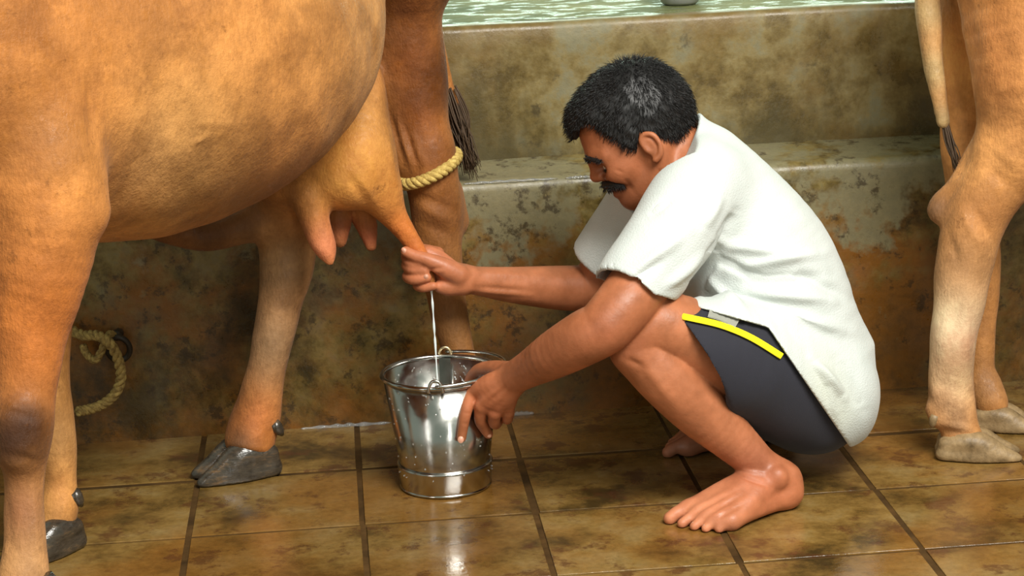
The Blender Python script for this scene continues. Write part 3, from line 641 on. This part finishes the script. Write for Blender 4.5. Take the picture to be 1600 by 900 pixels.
# far hand closed on the teat
D0 = 3.905
Fm.limb([W(725, 436, D0+.012), W(703, 428, D0+.016), W(682, 410, D0+.018), W(668, 398, D0+.016)], [.025, .026, .024, .018], .012, flat=(cf, .8))
Fm.limb([W(722, 444, D0+.006), W(700, 448, D0+.002), W(688, 448, D0-.002)], [.019, .017, .012], .012)                       # heel of the hand
for rows in ([(684, 396, .030), (655, 390, .034), (636, 398, .016), (640, 410, -.008), (656, 415, -.017)],
             [(686, 408, .034), (655, 406, .038), (636, 413, .018), (643, 421, -.009), (664, 423, -.018)],
             [(690, 422, .034), (658, 424, .037), (637, 431, .018), (646, 437, -.009), (667, 434, -.017)],
             [(695, 436, .030), (668, 442, .031), (652, 446, .014), (661, 450, -.006), (677, 447, -.013)]):
    q = [.0125, .0112, .0105, .0100, .0088] if rows[0][1] < 430 else [.011, .0098, .009, .0085, .0078]
    Fm.limb([W(a, b, D0+c) for a, b, c in rows], q, .0035)
Fm.limb([W(716, 430, D0-.004), W(694, 418, D0-.014), W(668, 406, D0-.022), W(648, 400, D0-.022), W(634, 393, D0-.020)], [.021, .0185, .0130, .0108, .0098], .006)   # thumb
NAILS.append((W(632, 391.5, D0-.0285), -cr*.9-cd*.4, cd, -cf, .006, .0055, M_NAIL, 'fingernail'))
NAILS.append((W(666, 432, D0-.0255), cr, cd, -cf, .0045, .0045, M_NAIL, 'fingernail'))
pl = Fm.half(V3(0, 0, 0.0008), V3(0, 0, -1)); Fm.a = np.maximum(Fm.a, pl)
mv, mf = Fm.mesh(); del Fm
mv = creases(mv, mf, [((1142, 738), (1205, 762), 3, -.004), ((1150, 732), (1200, 742), 3, .002), ((1062, 806), (1150, 762), 4, .0018), ((1078, 812), (1155, 770), 4, .0016), ((1096, 816), (1165, 778), 4, .0014), ((1070, 812), (1150, 766), 3, -.0016), ((1088, 815), (1160, 774), 3, -.0014), ((1105, 818), (1170, 784), 3, -.0014),
    ((975, 560), (1010, 575), 5, -.003), ((1000, 560), (1060, 640), 9, .003), ((735, 425), (850, 432), 6, .002), ((740, 448), (830, 455), 4, -.0025), ((735, 453), (830, 461), 4, .0025), ((668, 422), (692, 418), 2.5, -.002), ((670, 427), (694, 423), 2.5, .0015), ((748, 632), (790, 598), 4, .0018), ((766, 640), (800, 600), 4, .0018), ((757, 636), (795, 600), 3, -.0016),
    ((760, 640), (780, 646), 3, -.0015), ((722, 662), (732, 663), 1.8, -.0012), ((726, 645), (735, 646), 1.8, -.0010), ((1025, 262), (1045, 285), 4, -.002), ((960, 265), (975, 270), 2.5, -.0015), ((975, 278), (990, 300), 4, -.002)])
cols = np.tile(lin(172, 106, 70), (len(mv), 1)); t = np.clip(.5+.5*wob(mv, 18, 31), 0, 1)[:, None]; cols = cols*(1-t*.4)+lin(154, 90, 58)*t*.4
cols = blobs(mv, cols, [(HCN+FW*.06-UH*.03, .10, (148, 84, 52), .8), (H(.09, 0, -.09), .02, (118, 52, 36), .7), (H(.06, .0, -.115), .035, (104, 62, 44), .6), (W(1090, 800, 3.62), .09, (206, 132, 96), .8), (W(1200, 780, 3.66), .07, (190, 112, 74), .6),
    (W(1180, 730, 3.66), .05, (156, 92, 68), .6), (W(1060, 700, 3.98), .06, (180, 120, 92), .7), (W(675, 415, D0), .06, (196, 120, 84), .7), (W(760, 620, 3.75), .05, (190, 112, 74), .7), (W(770, 648, 3.75), .018, (150, 84, 54), .6), (W(945, 515, 3.52), .035, (148, 84, 54), .6), (W(985, 530, 3.57), .04, (146, 82, 54), .5)])
mesh_obj('body', mv, mf, M_SKIN, man, cols=cols)
for c, e1, e2, e3, a, b, mt, nm in NAILS:
    e1 = e1/np.linalg.norm(e1); e2 = e2/np.linalg.norm(e2); e3 = e3/np.linalg.norm(e3); vv = []; ff = []
    for i_ in range(5):
        for k in range(10):
            th = 2*math.pi*k/10; rr = i_/4; vv.append(c + e1*a*rr*math.cos(th) + e2*b*rr*math.sin(th) + e3*.0022*(1-rr*rr))
    ff = [(i_*10+k, i_*10+(k+1) % 10, (i_+1)*10+(k+1) % 10, (i_+1)*10+k) for i_ in range(4) for k in range(10)]
    mesh_obj(nm, vv, ff, mt, man)
# eyes
for sg in (-1, 1):
    vv, ff = lathe([(.0125*math.sin(a), .0125*math.cos(a)) for a in np.linspace(.01, 3.13, 12)], 16)
    R3 = np.array([LH, UH, FW]); eye = mesh_obj('eye', np.array(vv)@R3 + H(.0755, sg*.032, -.0475), ff, M_EYE, man)
    vv, ff = lathe([(.0062*math.sin(a), .0128*math.cos(a*.4)) for a in np.linspace(.01, 1.5, 5)], 14)
    R3 = np.array([LH, UH*.8+FW*.6, FW*.8-UH*.6]); mesh_obj('iris', np.array(vv)@R3 + H(.0755, sg*.032, -.0475), ff, M_PUPIL, eye)
# hair
Fh = Field(HCN-.17, HCN+.17, .0026)
Fh.ell(H(-.004, 0, .002), (.109, .083, .102), HB3, .01); Fh.ell(H(.050, 0, .045), (.056, .062, .042), HB3, .02)
X, Y, Z = Fh.axes([0, 0, 0], Fh.n); dx, dy, dz_ = X-HCN[0], Y-HCN[1], Z-HCN[2]
af = dx*FW[0]+dy*FW[1]+dz_*FW[2]; au = dx*UH[0]+dy*UH[1]+dz_*UH[2]; al = np.abs(dx*LH[0]+dy*LH[1]+dz_*LH[2])
umin = np.interp(af, [-.12, -.09, -.055, -.032, -.012, -.002, .020, .028, .040, .054, .060, .075, .0985, .12], [-.075, -.078, -.074, -.056, -.034, -.022, -.046, -.044, -.018, .006, .030, .038, .034, .034]).astype(np.float32)
umin = umin + np.where(af > .045, (.03-np.minimum(al, .03))*-.35, 0).astype(np.float32)
Fh.a = np.maximum(Fh.a, (umin-au)*.7).astype(np.float32)
hv, hf = Fh.mesh(); del Fh
hn_ = vnormals(hv, hf); hv = hv + hn_*(.0016*wob(hv, 90, 41)+.0012*wob(hv, 260, 42))[:, None]
hair = mesh_obj('hair', hv, hf, M_HAIR, man)
def strands(name, V, N, n, L, w, sweep_dir, seed, parent, mat, jitter=.5, lift=.75):
    r = np.random.default_rng(seed); pick = r.integers(0, len(V), n); P = V[pick]; sweep_dir = np.broadcast_to(sweep_dir, V.shape)[pick]; D = N[pick]*lift + sweep_dir + r.normal(size=(n, 3))*jitter
    D /= np.linalg.norm(D, axis=1)[:, None]; D2 = D + sweep_dir*.8; D2 /= np.linalg.norm(D2, axis=1)[:, None]
    S = np.cross(D, r.normal(size=(n, 3))); S /= np.linalg.norm(S, axis=1)[:, None]; T = np.cross(D, S); LL = L*(.6+.8*r.random(n))[:, None]
    base = P - N[pick]*.003; mid = P + D*LL*.5; tip = mid + D2*LL*.5
    vv = np.concatenate([base+S*w, base-S*w*.5+T*w*.87, base-S*w*.5-T*w*.87, mid+S*w*.8, mid-S*w*.4+T*w*.7, mid-S*w*.4-T*w*.7, tip]); i_ = np.arange(n)
    f3 = []
    for a, b in ((0, 1), (1, 2), (2, 0)):
        f3 += [np.column_stack([i_+a*n, i_+b*n, i_+(b+3)*n]), np.column_stack([i_+a*n, i_+(b+3)*n, i_+(a+3)*n]), np.column_stack([i_+(a+3)*n, i_+(b+3)*n, i_+6*n])]
    return mesh_obj(name, vv, np.concatenate(f3), mat, parent, smooth=False, kind='stuff')
out = ((hv-HCN)*hn_).sum(1) > .02
lat_ = np.abs((hv-HCN)@LH)[:, None]/.08; back_ = np.clip(-((hv-HCN)@FW)[:, None]/.08, 0, 1)
sw = FW*(.8-back_) - UH*(.15+.8*np.clip(lat_-.3, 0, 1)+.8*back_) + LH*.25*wob(hv, 60, 44)[:, None]; sw = sw - hn_*(sw*hn_).sum(1)[:, None]
strands('hair_strands', hv[out], hn_[out], 14000, .014, .0006, sw[out], 51, hair, M_HAIR, .22, .30)
# moustache, eyebrows
def hairpatch(name, pts, w, n, L, dirv, seed):
    P = spline(pts, 6); vv, ff = tube(P, w*np.sin(np.linspace(.35, 2.79, len(P))), 8); o = mesh_obj(name, vv, ff, M_HAIR, man)
    V = np.array(vv); c = np.repeat(P, 8, 0); N = V-c; N /= np.linalg.norm(N, axis=1)[:, None]+1e-9
    strands(name+'_strands', V, N, n, L, .0005, dirv, seed, o, M_HAIR, .3)
hairpatch('moustache', [H(.072, .040, -.092), H(.089, .026, -.081), H(.1000, 0, -.076), H(.089, -.026, -.081), H(.072, -.040, -.092)], .0098, 700, .008, -UH*.8, 61)
for sg in (-1, 1): hairpatch('eyebrow', [H(.104, sg*.008, -.022), H(.101, sg*.032, -.019), H(.086, sg*.060, -.034)], .0054, 300, .006, LH*sg*.7+UH*.2, 62+sg)

for sg in (-1, 1): hairpatch('eyelash', [H(.085, sg*.018, -.051), H(.0885, sg*.031, -.0515), H(.080, sg*.046, -.051)], .0019, 40, .004, -UH*.5+FW*.5, 72+sg)

# clothes ------------------------------------------------------------
# shorts
Fs = Field((.42, 3.25, .02), (1.02, 4.12, .62), .0032)
SH_N = [(1062, 548, 3.64, .086), (1110, 556, 3.66, .092), (1180, 578, 3.72, .104), (1262, 612, 3.80, .112)]
SH_F = [(1062, 548, 3.98, .084), (1110, 556, 3.97, .090), (1180, 578, 3.94, .100), (1262, 612, 3.92, .110)]
for L in (SH_N, SH_F):
    p, r = wl(L); Fs.limb(p, r, .02)
Fs.limb(*wl([(1258, 600, 3.86, .125), (1275, 628, 3.86, .088)]), k=.04)
SHORT_D = Fs.a.copy(); SH_LO, SH_RES, SH_NN = Fs.lo, Fs.res, Fs.n
hem_n = W(1062, 548, 3.64)-W(1180, 600, 3.68); hem_n /= np.linalg.norm(hem_n)
e = W(1130, 624, 3.64)-W(1046, 480, 3.60); e /= np.linalg.norm(e); hem_n = hem_n - e*(hem_n@e); hem_n /= np.linalg.norm(hem_n)
cut = Fs.half(W(1088, 552, 3.62), hem_n); Fs.a = np.maximum(Fs.a, cut)
for L in (SH_N, SH_F):
    p, r = wl(L); p = [p[0]+hem_n*.06, p[0]+hem_n*.02]+p[1:3]; Fs.limb(p, [r[0]-.004, r[0]-.005, r[1]-.006, r[2]-.03], 0, op='sub')
sv, sf = Fs.mesh(); sv = relax(sv, sf, 2); del Fs
sn = vnormals(sv, sf); su, s_v, _ = pix(sv)
fold = .0035*np.sin((su*.55+s_v*.75)/17.)*np.exp(-((su-1180)/70)**2-((s_v-640)/50)**2) + .0012*wob(sv, 45, 71)
sv = sv + sn*fold[:, None]
shorts = mesh_obj('shorts', sv, sf, M_SHORTS, man)
# shirt
Ft = Field((.40, 3.3, .08), (1.08, 4.18, 1.02), .0032)
TOS = [(1092, 278, 3.82, .100), (1135, 348, 3.83, .128), (1192, 438, 3.84, .142), (1243, 545, 3.85, .128), (1262, 598, 3.86, .122), (1272, 618, 3.86, .112)]
p, r = wl(TOS); Ft.limb(p, r, .03, flat=(cf, 1.22))
NS = [(1098, 290, 3.71, .078), (1062, 348, 3.65, .080), (985, 458, 3.585, .068)]; NSo = [(1098, 290, 3.71, .05), (1062, 348, 3.65, .070), (985, 458, 3.585, .063), (955, 500, 3.56, .068)]
FSs = [(1040, 285, 3.92, .082), (1000, 335, 3.97, .076), (945, 408, 4.02, .068)]; FSo = [(1040, 285, 3.92, .05), (1000, 335, 3.97, .066), (945, 408, 4.02, .062), (915, 450, 4.04, .068)]
for L in (NS, FSs):
    p, r = wl(L); Ft.limb(p, r, .035)
i0, i1 = Ft.box(SH_LO, SH_LO+SH_RES*(SH_NN-1))
# shirt tail hangs over the seat of the shorts
for L in (SH_N, SH_F):
    p, r = wl(L); Ft.limb(p[1:], [q+.014 for q in r[1:]], .01)
Ft.limb(*wl([(1258, 600, 3.86, .136), (1276, 629, 3.86, .100)]), k=.04)
# hem: two planes meeting at the hip
def plane_px(a, b, d):
    n = np.cross(W(*b, d)-W(*a, d), W(*a, d+.3)-W(*a, d)); n /= np.linalg.norm(n); return n if n@cd < 0 else -n
n1 = plane_px((1040, 466), (1200, 512), 3.70); n2 = plane_px((1200, 512), (1322, 690), 3.72)
c1 = -Ft.half(W(1200, 512, 3.70), -n1); c2 = -Ft.half(W(1200, 512, 3.72), -n2)
c1 = Ft.half(W(1200, 512, 3.70), n1); c2 = Ft.half(W(1200, 512, 3.72), n2)
Ft.a = np.maximum(Ft.a, -np.maximum(c1, c2)) ; del c1, c2
for L, Lo in ((NS, NSo), (FSs, FSo)):          # cuffs
    p, r = wl(Lo); ax = p[-2]-p[-3]; ax /= np.linalg.norm(ax)
    q = p[-2]; hpl = Ft.half(q+ax*.004, ax); sl_d = np.sqrt((Ft.axes([0,0,0],Ft.n)[0]-np.float32(q[0]))**2+(Ft.axes([0,0,0],Ft.n)[1]-np.float32(q[1]))**2+(Ft.axes([0,0,0],Ft.n)[2]-np.float32(q[2]))**2)
    Ft.a = np.where((hpl > -.02) & (sl_d < .13), np.maximum(Ft.a, hpl), Ft.a); Ft.limb(p, r, 0, op='sub')
nb = W(1104, 300, 3.82); nt = W(1030, 205, 3.80)
# collar band round the neck
na = (nt-nb)/np.linalg.norm(nt-nb)
Ft.limb([nb, nb+na*.125], [.084, .077], .012); Ft.limb([nb, nb+na*.03, nt+na*.05], [.066, .0665, .070], 0, op='sub')
fd = cr*-.8+cd*.6; fd -= na*(fd@na); fd /= np.linalg.norm(fd); pc = Ft.half(nb+na*.086, na+fd*.45); X, Y, Z = Ft.axes([0, 0, 0], Ft.n); q = nb+na*.09
rad = np.sqrt((X-np.float32(q[0]))**2+(Y-np.float32(q[1]))**2+(Z-np.float32(q[2]))**2); Ft.a = np.where(rad < .15, np.maximum(Ft.a, pc), Ft.a)
tv, tf = Ft.mesh(); tv = relax(tv, tf, 3); del Ft
tn = vnormals(tv, tf); tu, t_v, td_ = pix(tv)
def ridge(a, b, w, h):
    a = np.array(a, float); b = np.array(b, float); P = np.column_stack([tu, t_v]); ab = b-a; t = np.clip(((P-a)@ab)/(ab@ab), 0, 1)
    d = np.linalg.norm(P-(a+t[:, None]*ab), axis=1); return h*np.exp(-(d/w)**2)*np.sin(np.pi*np.clip(t, .06, .94))
disp = np.zeros(len(tv))
for a, b, w, h in [((1110, 400), (1200, 440), 7, -.006), ((1120, 380), (1240, 400), 9, .005), ((1140, 420), (1290, 395), 8, .005), ((1150, 440), (1300, 430), 9, -.004), ((1160, 455), (1300, 470), 9, .005), ((1180, 480), (1330, 520), 10, .005),
                   ((1130, 370), (1075, 470), 8, -.009), ((1150, 330), (1125, 385), 7, -.007), ((1130, 300), (1100, 360), 9, .004), ((1060, 300), (1010, 340), 8, -.0015), ((1075, 360), (990, 430), 10, .004), ((1110, 390), (1030, 460), 8, .004),
                   ((1180, 510), (1240, 580), 7, .006), ((1200, 500), (1260, 600), 8, -.006), ((1230, 550), (1280, 640), 7, .007), ((1250, 560), (1310, 650), 8, -.006), ((1270, 560), (1320, 620), 8, .006), ((1290, 600), (1310, 670), 7, .006), ((1310, 560), (1350, 640), 10, -.005),
                   ((1100, 430), (1180, 500), 7, .005), ((1090, 450), (1160, 505), 6, -.005), ((1215, 300), (1280, 370), 14, .003), ((1240, 420), (1330, 470), 9, -.004), ((1040, 400), (980, 450), 7, -.004)]: disp += ridge(a, b, w, h)
disp = disp*2.3 + .0024*wob(tv, 30, 81)+.0006*wob(tv, 80, 82)
hd_ = np.full(len(tv), 1e9); P2 = np.column_stack([tu, t_v])
for a, b in (((1030, 464), (1200, 512)), ((1200, 512), (1330, 700))):
    a = np.array(a, float); ab = np.array(b, float)-a; t = np.clip(((P2-a)@ab)/(ab@ab), 0, 1); hd_ = np.minimum(hd_, np.linalg.norm(P2-(a+t[:, None]*ab), axis=1))
disp = np.where(hd_ < 90, np.maximum(disp, -.004), disp)*np.clip((hd_-5)/22, 0, 1)
tv = tv + tn*disp[:, None]
cols = np.tile(lin(200, 206, 203), (len(tv), 1))
cols = blobs(tv, cols, [(W(1250, 600, 3.70), .05, (214, 214, 176), .8), (W(1290, 640, 3.72), .04, (216, 216, 186), .6), (W(1112, 308, 3.66), .008, (168, 130, 96), .8), (W(1120, 318, 3.66), .014, (196, 182, 160), .6), (W(1338, 517, 3.8), .006, (110, 110, 100), .7)])
shirt = mesh_obj('shirt', tv, tf, M_SHIRT, man, cols=cols)
# stripe on the shorts, following the cloth surface
def on_shorts(u0, v0):
    d = np.hypot(su-u0, s_v-v0); dep = ((sv-CAM)@cf); near = np.where(d < 5)[0]
    if len(near) == 0: near = np.argsort(d)[:8]
    return dep[near].min()
def band(name, pts, w, mat):
    P = spline([(a, b, 0) for a, b in pts], 8)[:, :2]; T = np.gradient(P, axis=0); T /= np.linalg.norm(T, axis=1)[:, None]; Nn = np.column_stack([-T[:, 1], T[:, 0]])
    vv = []; ff = []; K5 = 5
    for c, n in zip(P, Nn):
        for s in np.linspace(-.5, .5, K5): q = c+n*w*s; vv.append((q[0], q[1], on_shorts(*q)))
    vv = np.array(vv); dd = vv[:, 2].reshape(-1, K5)
    for _ in range(2): dd[1:-1] = (dd[:-2]+dd[1:-1]*2+dd[2:])/4
    vv[:, 2] = dd.ravel(); top = np.array([W(a, b, c-.003) for a, b, c in vv]); bot = np.array([W(a, b, c+.003) for a, b, c in vv]); n = len(P); V = np.concatenate([top, bot]); M0 = len(top)
    for i_ in range(n-1):
        for k in range(K5-1):
            a = i_*K5+k; ff.append((a, a+K5, a+K5+1, a+1)); ff.append((M0+a, M0+a+1, M0+a+K5+1, M0+a+K5))
        ff.append((i_*K5, M0+i_*K5, M0+(i_+1)*K5, (i_+1)*K5)); a = i_*K5+K5-1; ff.append((a, a+K5, M0+a+K5, M0+a))
    return mesh_obj(name, V, ff, mat, shorts)
band('side_stripe', [(1043, 490), (1085, 498), (1130, 509), (1175, 528), (1222, 557)], 10, M_YELLOW)
band('grey_patch', [(1108, 487), (1130, 494), (1152, 506)], 18, M_GREYPATCH)

# ------------------------------------------------------------------ bucket
BC = G(697, 757); BC[2] = 0
bucket = empty('bucket', tuple(BC), label='shiny steel bucket under the udder, held at its rim', category='bucket')
RB, RT, HB_ = .080, .1075, .216
prof = [(.0, .012), (RB-.006, .012), (RB-.001, .018), (RB+.004, .05), (RT-.002, HB_-.004), (RT-.004, HB_-.004), (RB+.002, .05), (RB-.004, .022), (.0, .016)]
vv, ff = lathe(prof, 96, BC); mesh_obj('body', vv, ff, M_STEEL, bucket)
def ring(r0, z, rr, n=96, m=10):
    return lathe([(r0+rr*math.cos(a), z+rr*math.sin(a)) for a in np.linspace(0, 2*math.pi, m+1)], n, BC)
vv, ff = ring(RT, HB_, .0042); mesh_obj('rim', vv, ff, M_STEEL, bucket)
vv, ff = lathe([(RB+.0025, .002), (RB+.0040, .004), (RB+.0075, .044), (RB+.0085, .047), (RB+.0055, .050), (RB+.001, .046), (RB-.003, .004), (RB-.002, .001), (RB+.0025, .002)], 96, BC); mesh_obj('base_band', vv, ff, M_STEEL, bucket)
vv, ff = ring(RB+.0015, .0045, .0036); mesh_obj('foot_ring', vv, ff, M_STEEL, bucket)
ear_f = G(681, 608, HB_)-BC; ear_dir = V3(ear_f[0], ear_f[1], 0); ear_dir /= np.linalg.norm(ear_dir); ear_s = V3(-ear_dir[1], ear_dir[0], 0)
for sg in (1, -1):
    c = BC + sg*ear_dir*(RT+.004) + V3(0, 0, HB_)
    P = [c + ear_s*x + V3(0, 0, z) for x, z in ((-.013, -.006), (-.011, .006), (-.005, .015), (.005, .015), (.011, .006), (.013, -.006))]
    vv, ff = tube(spline(P, 4), .0032, 8); mesh_obj('ear', vv, ff, M_RUSTY if sg < 0 else M_STEEL, bucket)
    # strap riveted down the inner side below the ear
    b0 = BC + sg*ear_dir*(RT-.008); q = [b0 + ear_s*x + V3(0, 0, z) + sg*ear_dir*(z-HB_)*.14 + sg*ear_dir*o for o in (0, -.003) for x, z in ((-.011, HB_-.002), (.011, HB_-.002), (.010, HB_-.055), (-.010, HB_-.055))]
    mesh_obj('ear_strap', q, [(0, 1, 2, 3), (7, 6, 5, 4), (0, 4, 5, 1), (1, 5, 6, 2), (2, 6, 7, 3), (3, 7, 4, 0)], M_STEEL, bucket, smooth=False)
side = ear_s if ear_s[0] > 0 else -ear_s
hp = []
for a in np.linspace(0, math.pi, 40):
    R = RT+.008; q = BC + ear_dir*R*math.cos(a) + side*(R+.004)*math.sin(a) + V3(0, 0, HB_+.006+.006*math.sin(a)); hp.append(q)
vv, ff = tube(hp, .0032, 10); mesh_obj('handle', vv, ff, M_STEEL, bucket)
# drops clinging to the steel
V = []; Fq = []
for q in range(110):
    a = random.uniform(math.pi*1.05, math.pi*1.95); z = random.uniform(.03, HB_-.01) if q < 70 else random.uniform(HB_*.55, HB_-.01); inner = q >= 70
    if inner: a = random.uniform(.1, math.pi-.1)
    R = RB+.004 + (RT-RB-.006)*(z-.05)/(HB_-.054); R = R-.004 if inner else R+.0004
    if z < .05 and not inner: R = RB+.0075
    c = BC + V3(R*math.cos(a), R*math.sin(a), z); s = random.uniform(.0008, .0018); k = len(V)
    vv, ff = lathe([(s*math.sin(t), s*1.2*math.cos(t)) for t in np.linspace(.05, 3.09, 5)], 7, c); V += vv; Fq += [tuple(x+k for x in z_) for z_ in ff]
mesh_obj('water_drops', V, Fq, M_DROP, bucket, kind='stuff')
# milk
P = [W(674, 452, 3.904), W(674.2, 475, 3.904), W(674.6, 520, 3.904), W(675, 560, 3.904), W(675.5, 640, 3.904)]; P[-1][2] = .045
P = np.array(P); P[:, 0] = np.linspace(P[0, 0], P[0, 0]+.003, 5); P[:, 1] = P[0, 1]; P = spline(P, 10)
vv, ff = tube(P, .0019+.0006*np.sin(np.linspace(0, 30, len(P))), 10); mesh_obj('milk_stream', vv, ff, M_MILK, label='thin white jet of milk falling into the bucket', category='milk')
vv, ff = lathe([(0, .040), (RB-.0055, .040), (RB-.0045, .041), (RB-.006, .0425), (.0, .0425)], 64, BC); mesh_obj('milk_pool', vv, ff, M_MILK, label='shallow white milk lying in the bottom of the bucket', category='milk')

# ------------------------------------------------------------------ ropes
rp = empty('leg_rope', W(670, 275, 3.98), label='yellow twisted rope tied round the hind leg of the milked cow', category='rope')
lc = W(668, 262, 3.985); ex = W(715, 243, 3.985)-lc; rw = np.linalg.norm(ex); ex /= rw; ez = np.cross(ex, cf); ez /= np.linalg.norm(ez); ey = np.cross(ez, ex)
ey = ey if ey@cf < 0 else -ey; tilt = (ey*.92 + cd*.38); tilt /= np.linalg.norm(tilt)
path = np.array([lc + ex*.060*math.cos(a) + tilt*.066*math.sin(a) for a in np.linspace(0, 2*math.pi, 121)[:-1]])
for vv, ff in rope_strands(path, .0115, 11, True): mesh_obj('strand', vv, ff, M_ROPE, rp)
rw_ = empty('wall_rope', WY(170, 545, 4.08), label='frayed rope end looped through an iron ring on the trough wall', category='rope')
P = [WY(108, 514, 4.08), WY(130, 524, 4.06), WY(150, 524, 4.035), WY(170, 535, 4.02), WY(184, 560, 4.03), WY(189, 590, 4.04), WY(180, 615, 4.04), WY(160, 632, 4.04), WY(138, 640, 4.03), WY(121, 643, 4.02)]
for vv, ff in rope_strands(spline(P, 8), .0105, 8): mesh_obj('strand', vv, ff, M_ROPE2, rw_)
P = [WY(182, 528, 4.085), WY(172, 522, 4.06), WY(166, 532, 4.045), WY(150, 562, 4.05), WY(135, 552, 4.06), WY(130, 540, 4.065)]
for vv, ff in rope_strands(spline(P, 8), .008, 5): mesh_obj('strand', vv, ff, M_ROPE2, rw_)
c = WY(185, 545, 4.075); path = np.array([c + V3(.022*math.cos(a), -.01*math.sin(a), .026*math.sin(a)) for a in np.linspace(0, 2*math.pi, 41)[:-1]])
vv, ff = tube(path, .006, 8, True); iron = mesh_obj('iron_ring', vv, ff, M_IRON, label='dark iron tethering ring fixed in the trough wall', category='ring')
vv, ff = tube([c+V3(.0, .045, .022), c+V3(0, .012, .026), c+V3(0, -.004, .026)], [.011, .010, .009], 10); mesh_obj('staple', vv, ff, M_IRON, iron)

# ------------------------------------------------------------------ steel pot on the platform
pc_ = G(1066, 9, ZP); pc_[1] += .03; rr = .040
pot = empty('steel_pot', tuple(pc_), label='small steel pot standing on the wet platform', category='pot')
vv, ff = lathe([(0, .001), (rr-.006, .001), (rr, .006), (rr+.006, .02), (rr+.014, .06), (rr+.008, .10), (rr-.002, .118), (rr-.004, .118), (rr+.006, .10), (rr+.011, .06), (rr+.002, .02), (0, .006)], 48, pc_); mesh_obj('body', vv, ff, M_POT, pot)
vv, ff = lathe([(rr-.003+.003*math.cos(a), .118+.003*math.sin(a)) for a in np.linspace(0, 6.283, 9)], 48, pc_); mesh_obj('rim', vv, ff, M_STEEL, pot)

# ------------------------------------------------------------------ beads of water in the corner of floor and wall and on the lip
M_WATER = water_mat()
def bead(name, pts, r, label):
    P = spline(pts, 10); q = np.linspace(0, 1, len(P)); rr = r*np.sqrt(np.clip(np.sin(np.pi*q), .02, 1))*(1+.35*np.sin(q*37)); vv, ff = tube(P, rr, 8); mesh_obj(name, vv, ff, M_WATER, label=label, category='water')
bead('water_bead', [V3(WY(a, 664, YW)[0], YW-.006, .002) for a in (470, 520, 560, 612)], .0045, 'line of water along the wall foot left of the bucket')
bead('water_bead', [V3(WY(a, 648, YW)[0], YW-.006, .002) for a in (796, 812, 834)], .0055, 'short line of water along the wall foot right of the bucket')
bead('water_bead', [V3(WY(a, 272, YW)[0], YW+.006, ZL-.004) for a in (724, 770, 820, 872)], .0030, 'line of water on the trough lip beside the roped leg')
bead('water_bead', [V3(WY(a, 268, YW)[0], YW+.006, ZL-.004) for a in (884, 905, 928)], .0028, 'short line of water on the trough lip by the man\'s face')
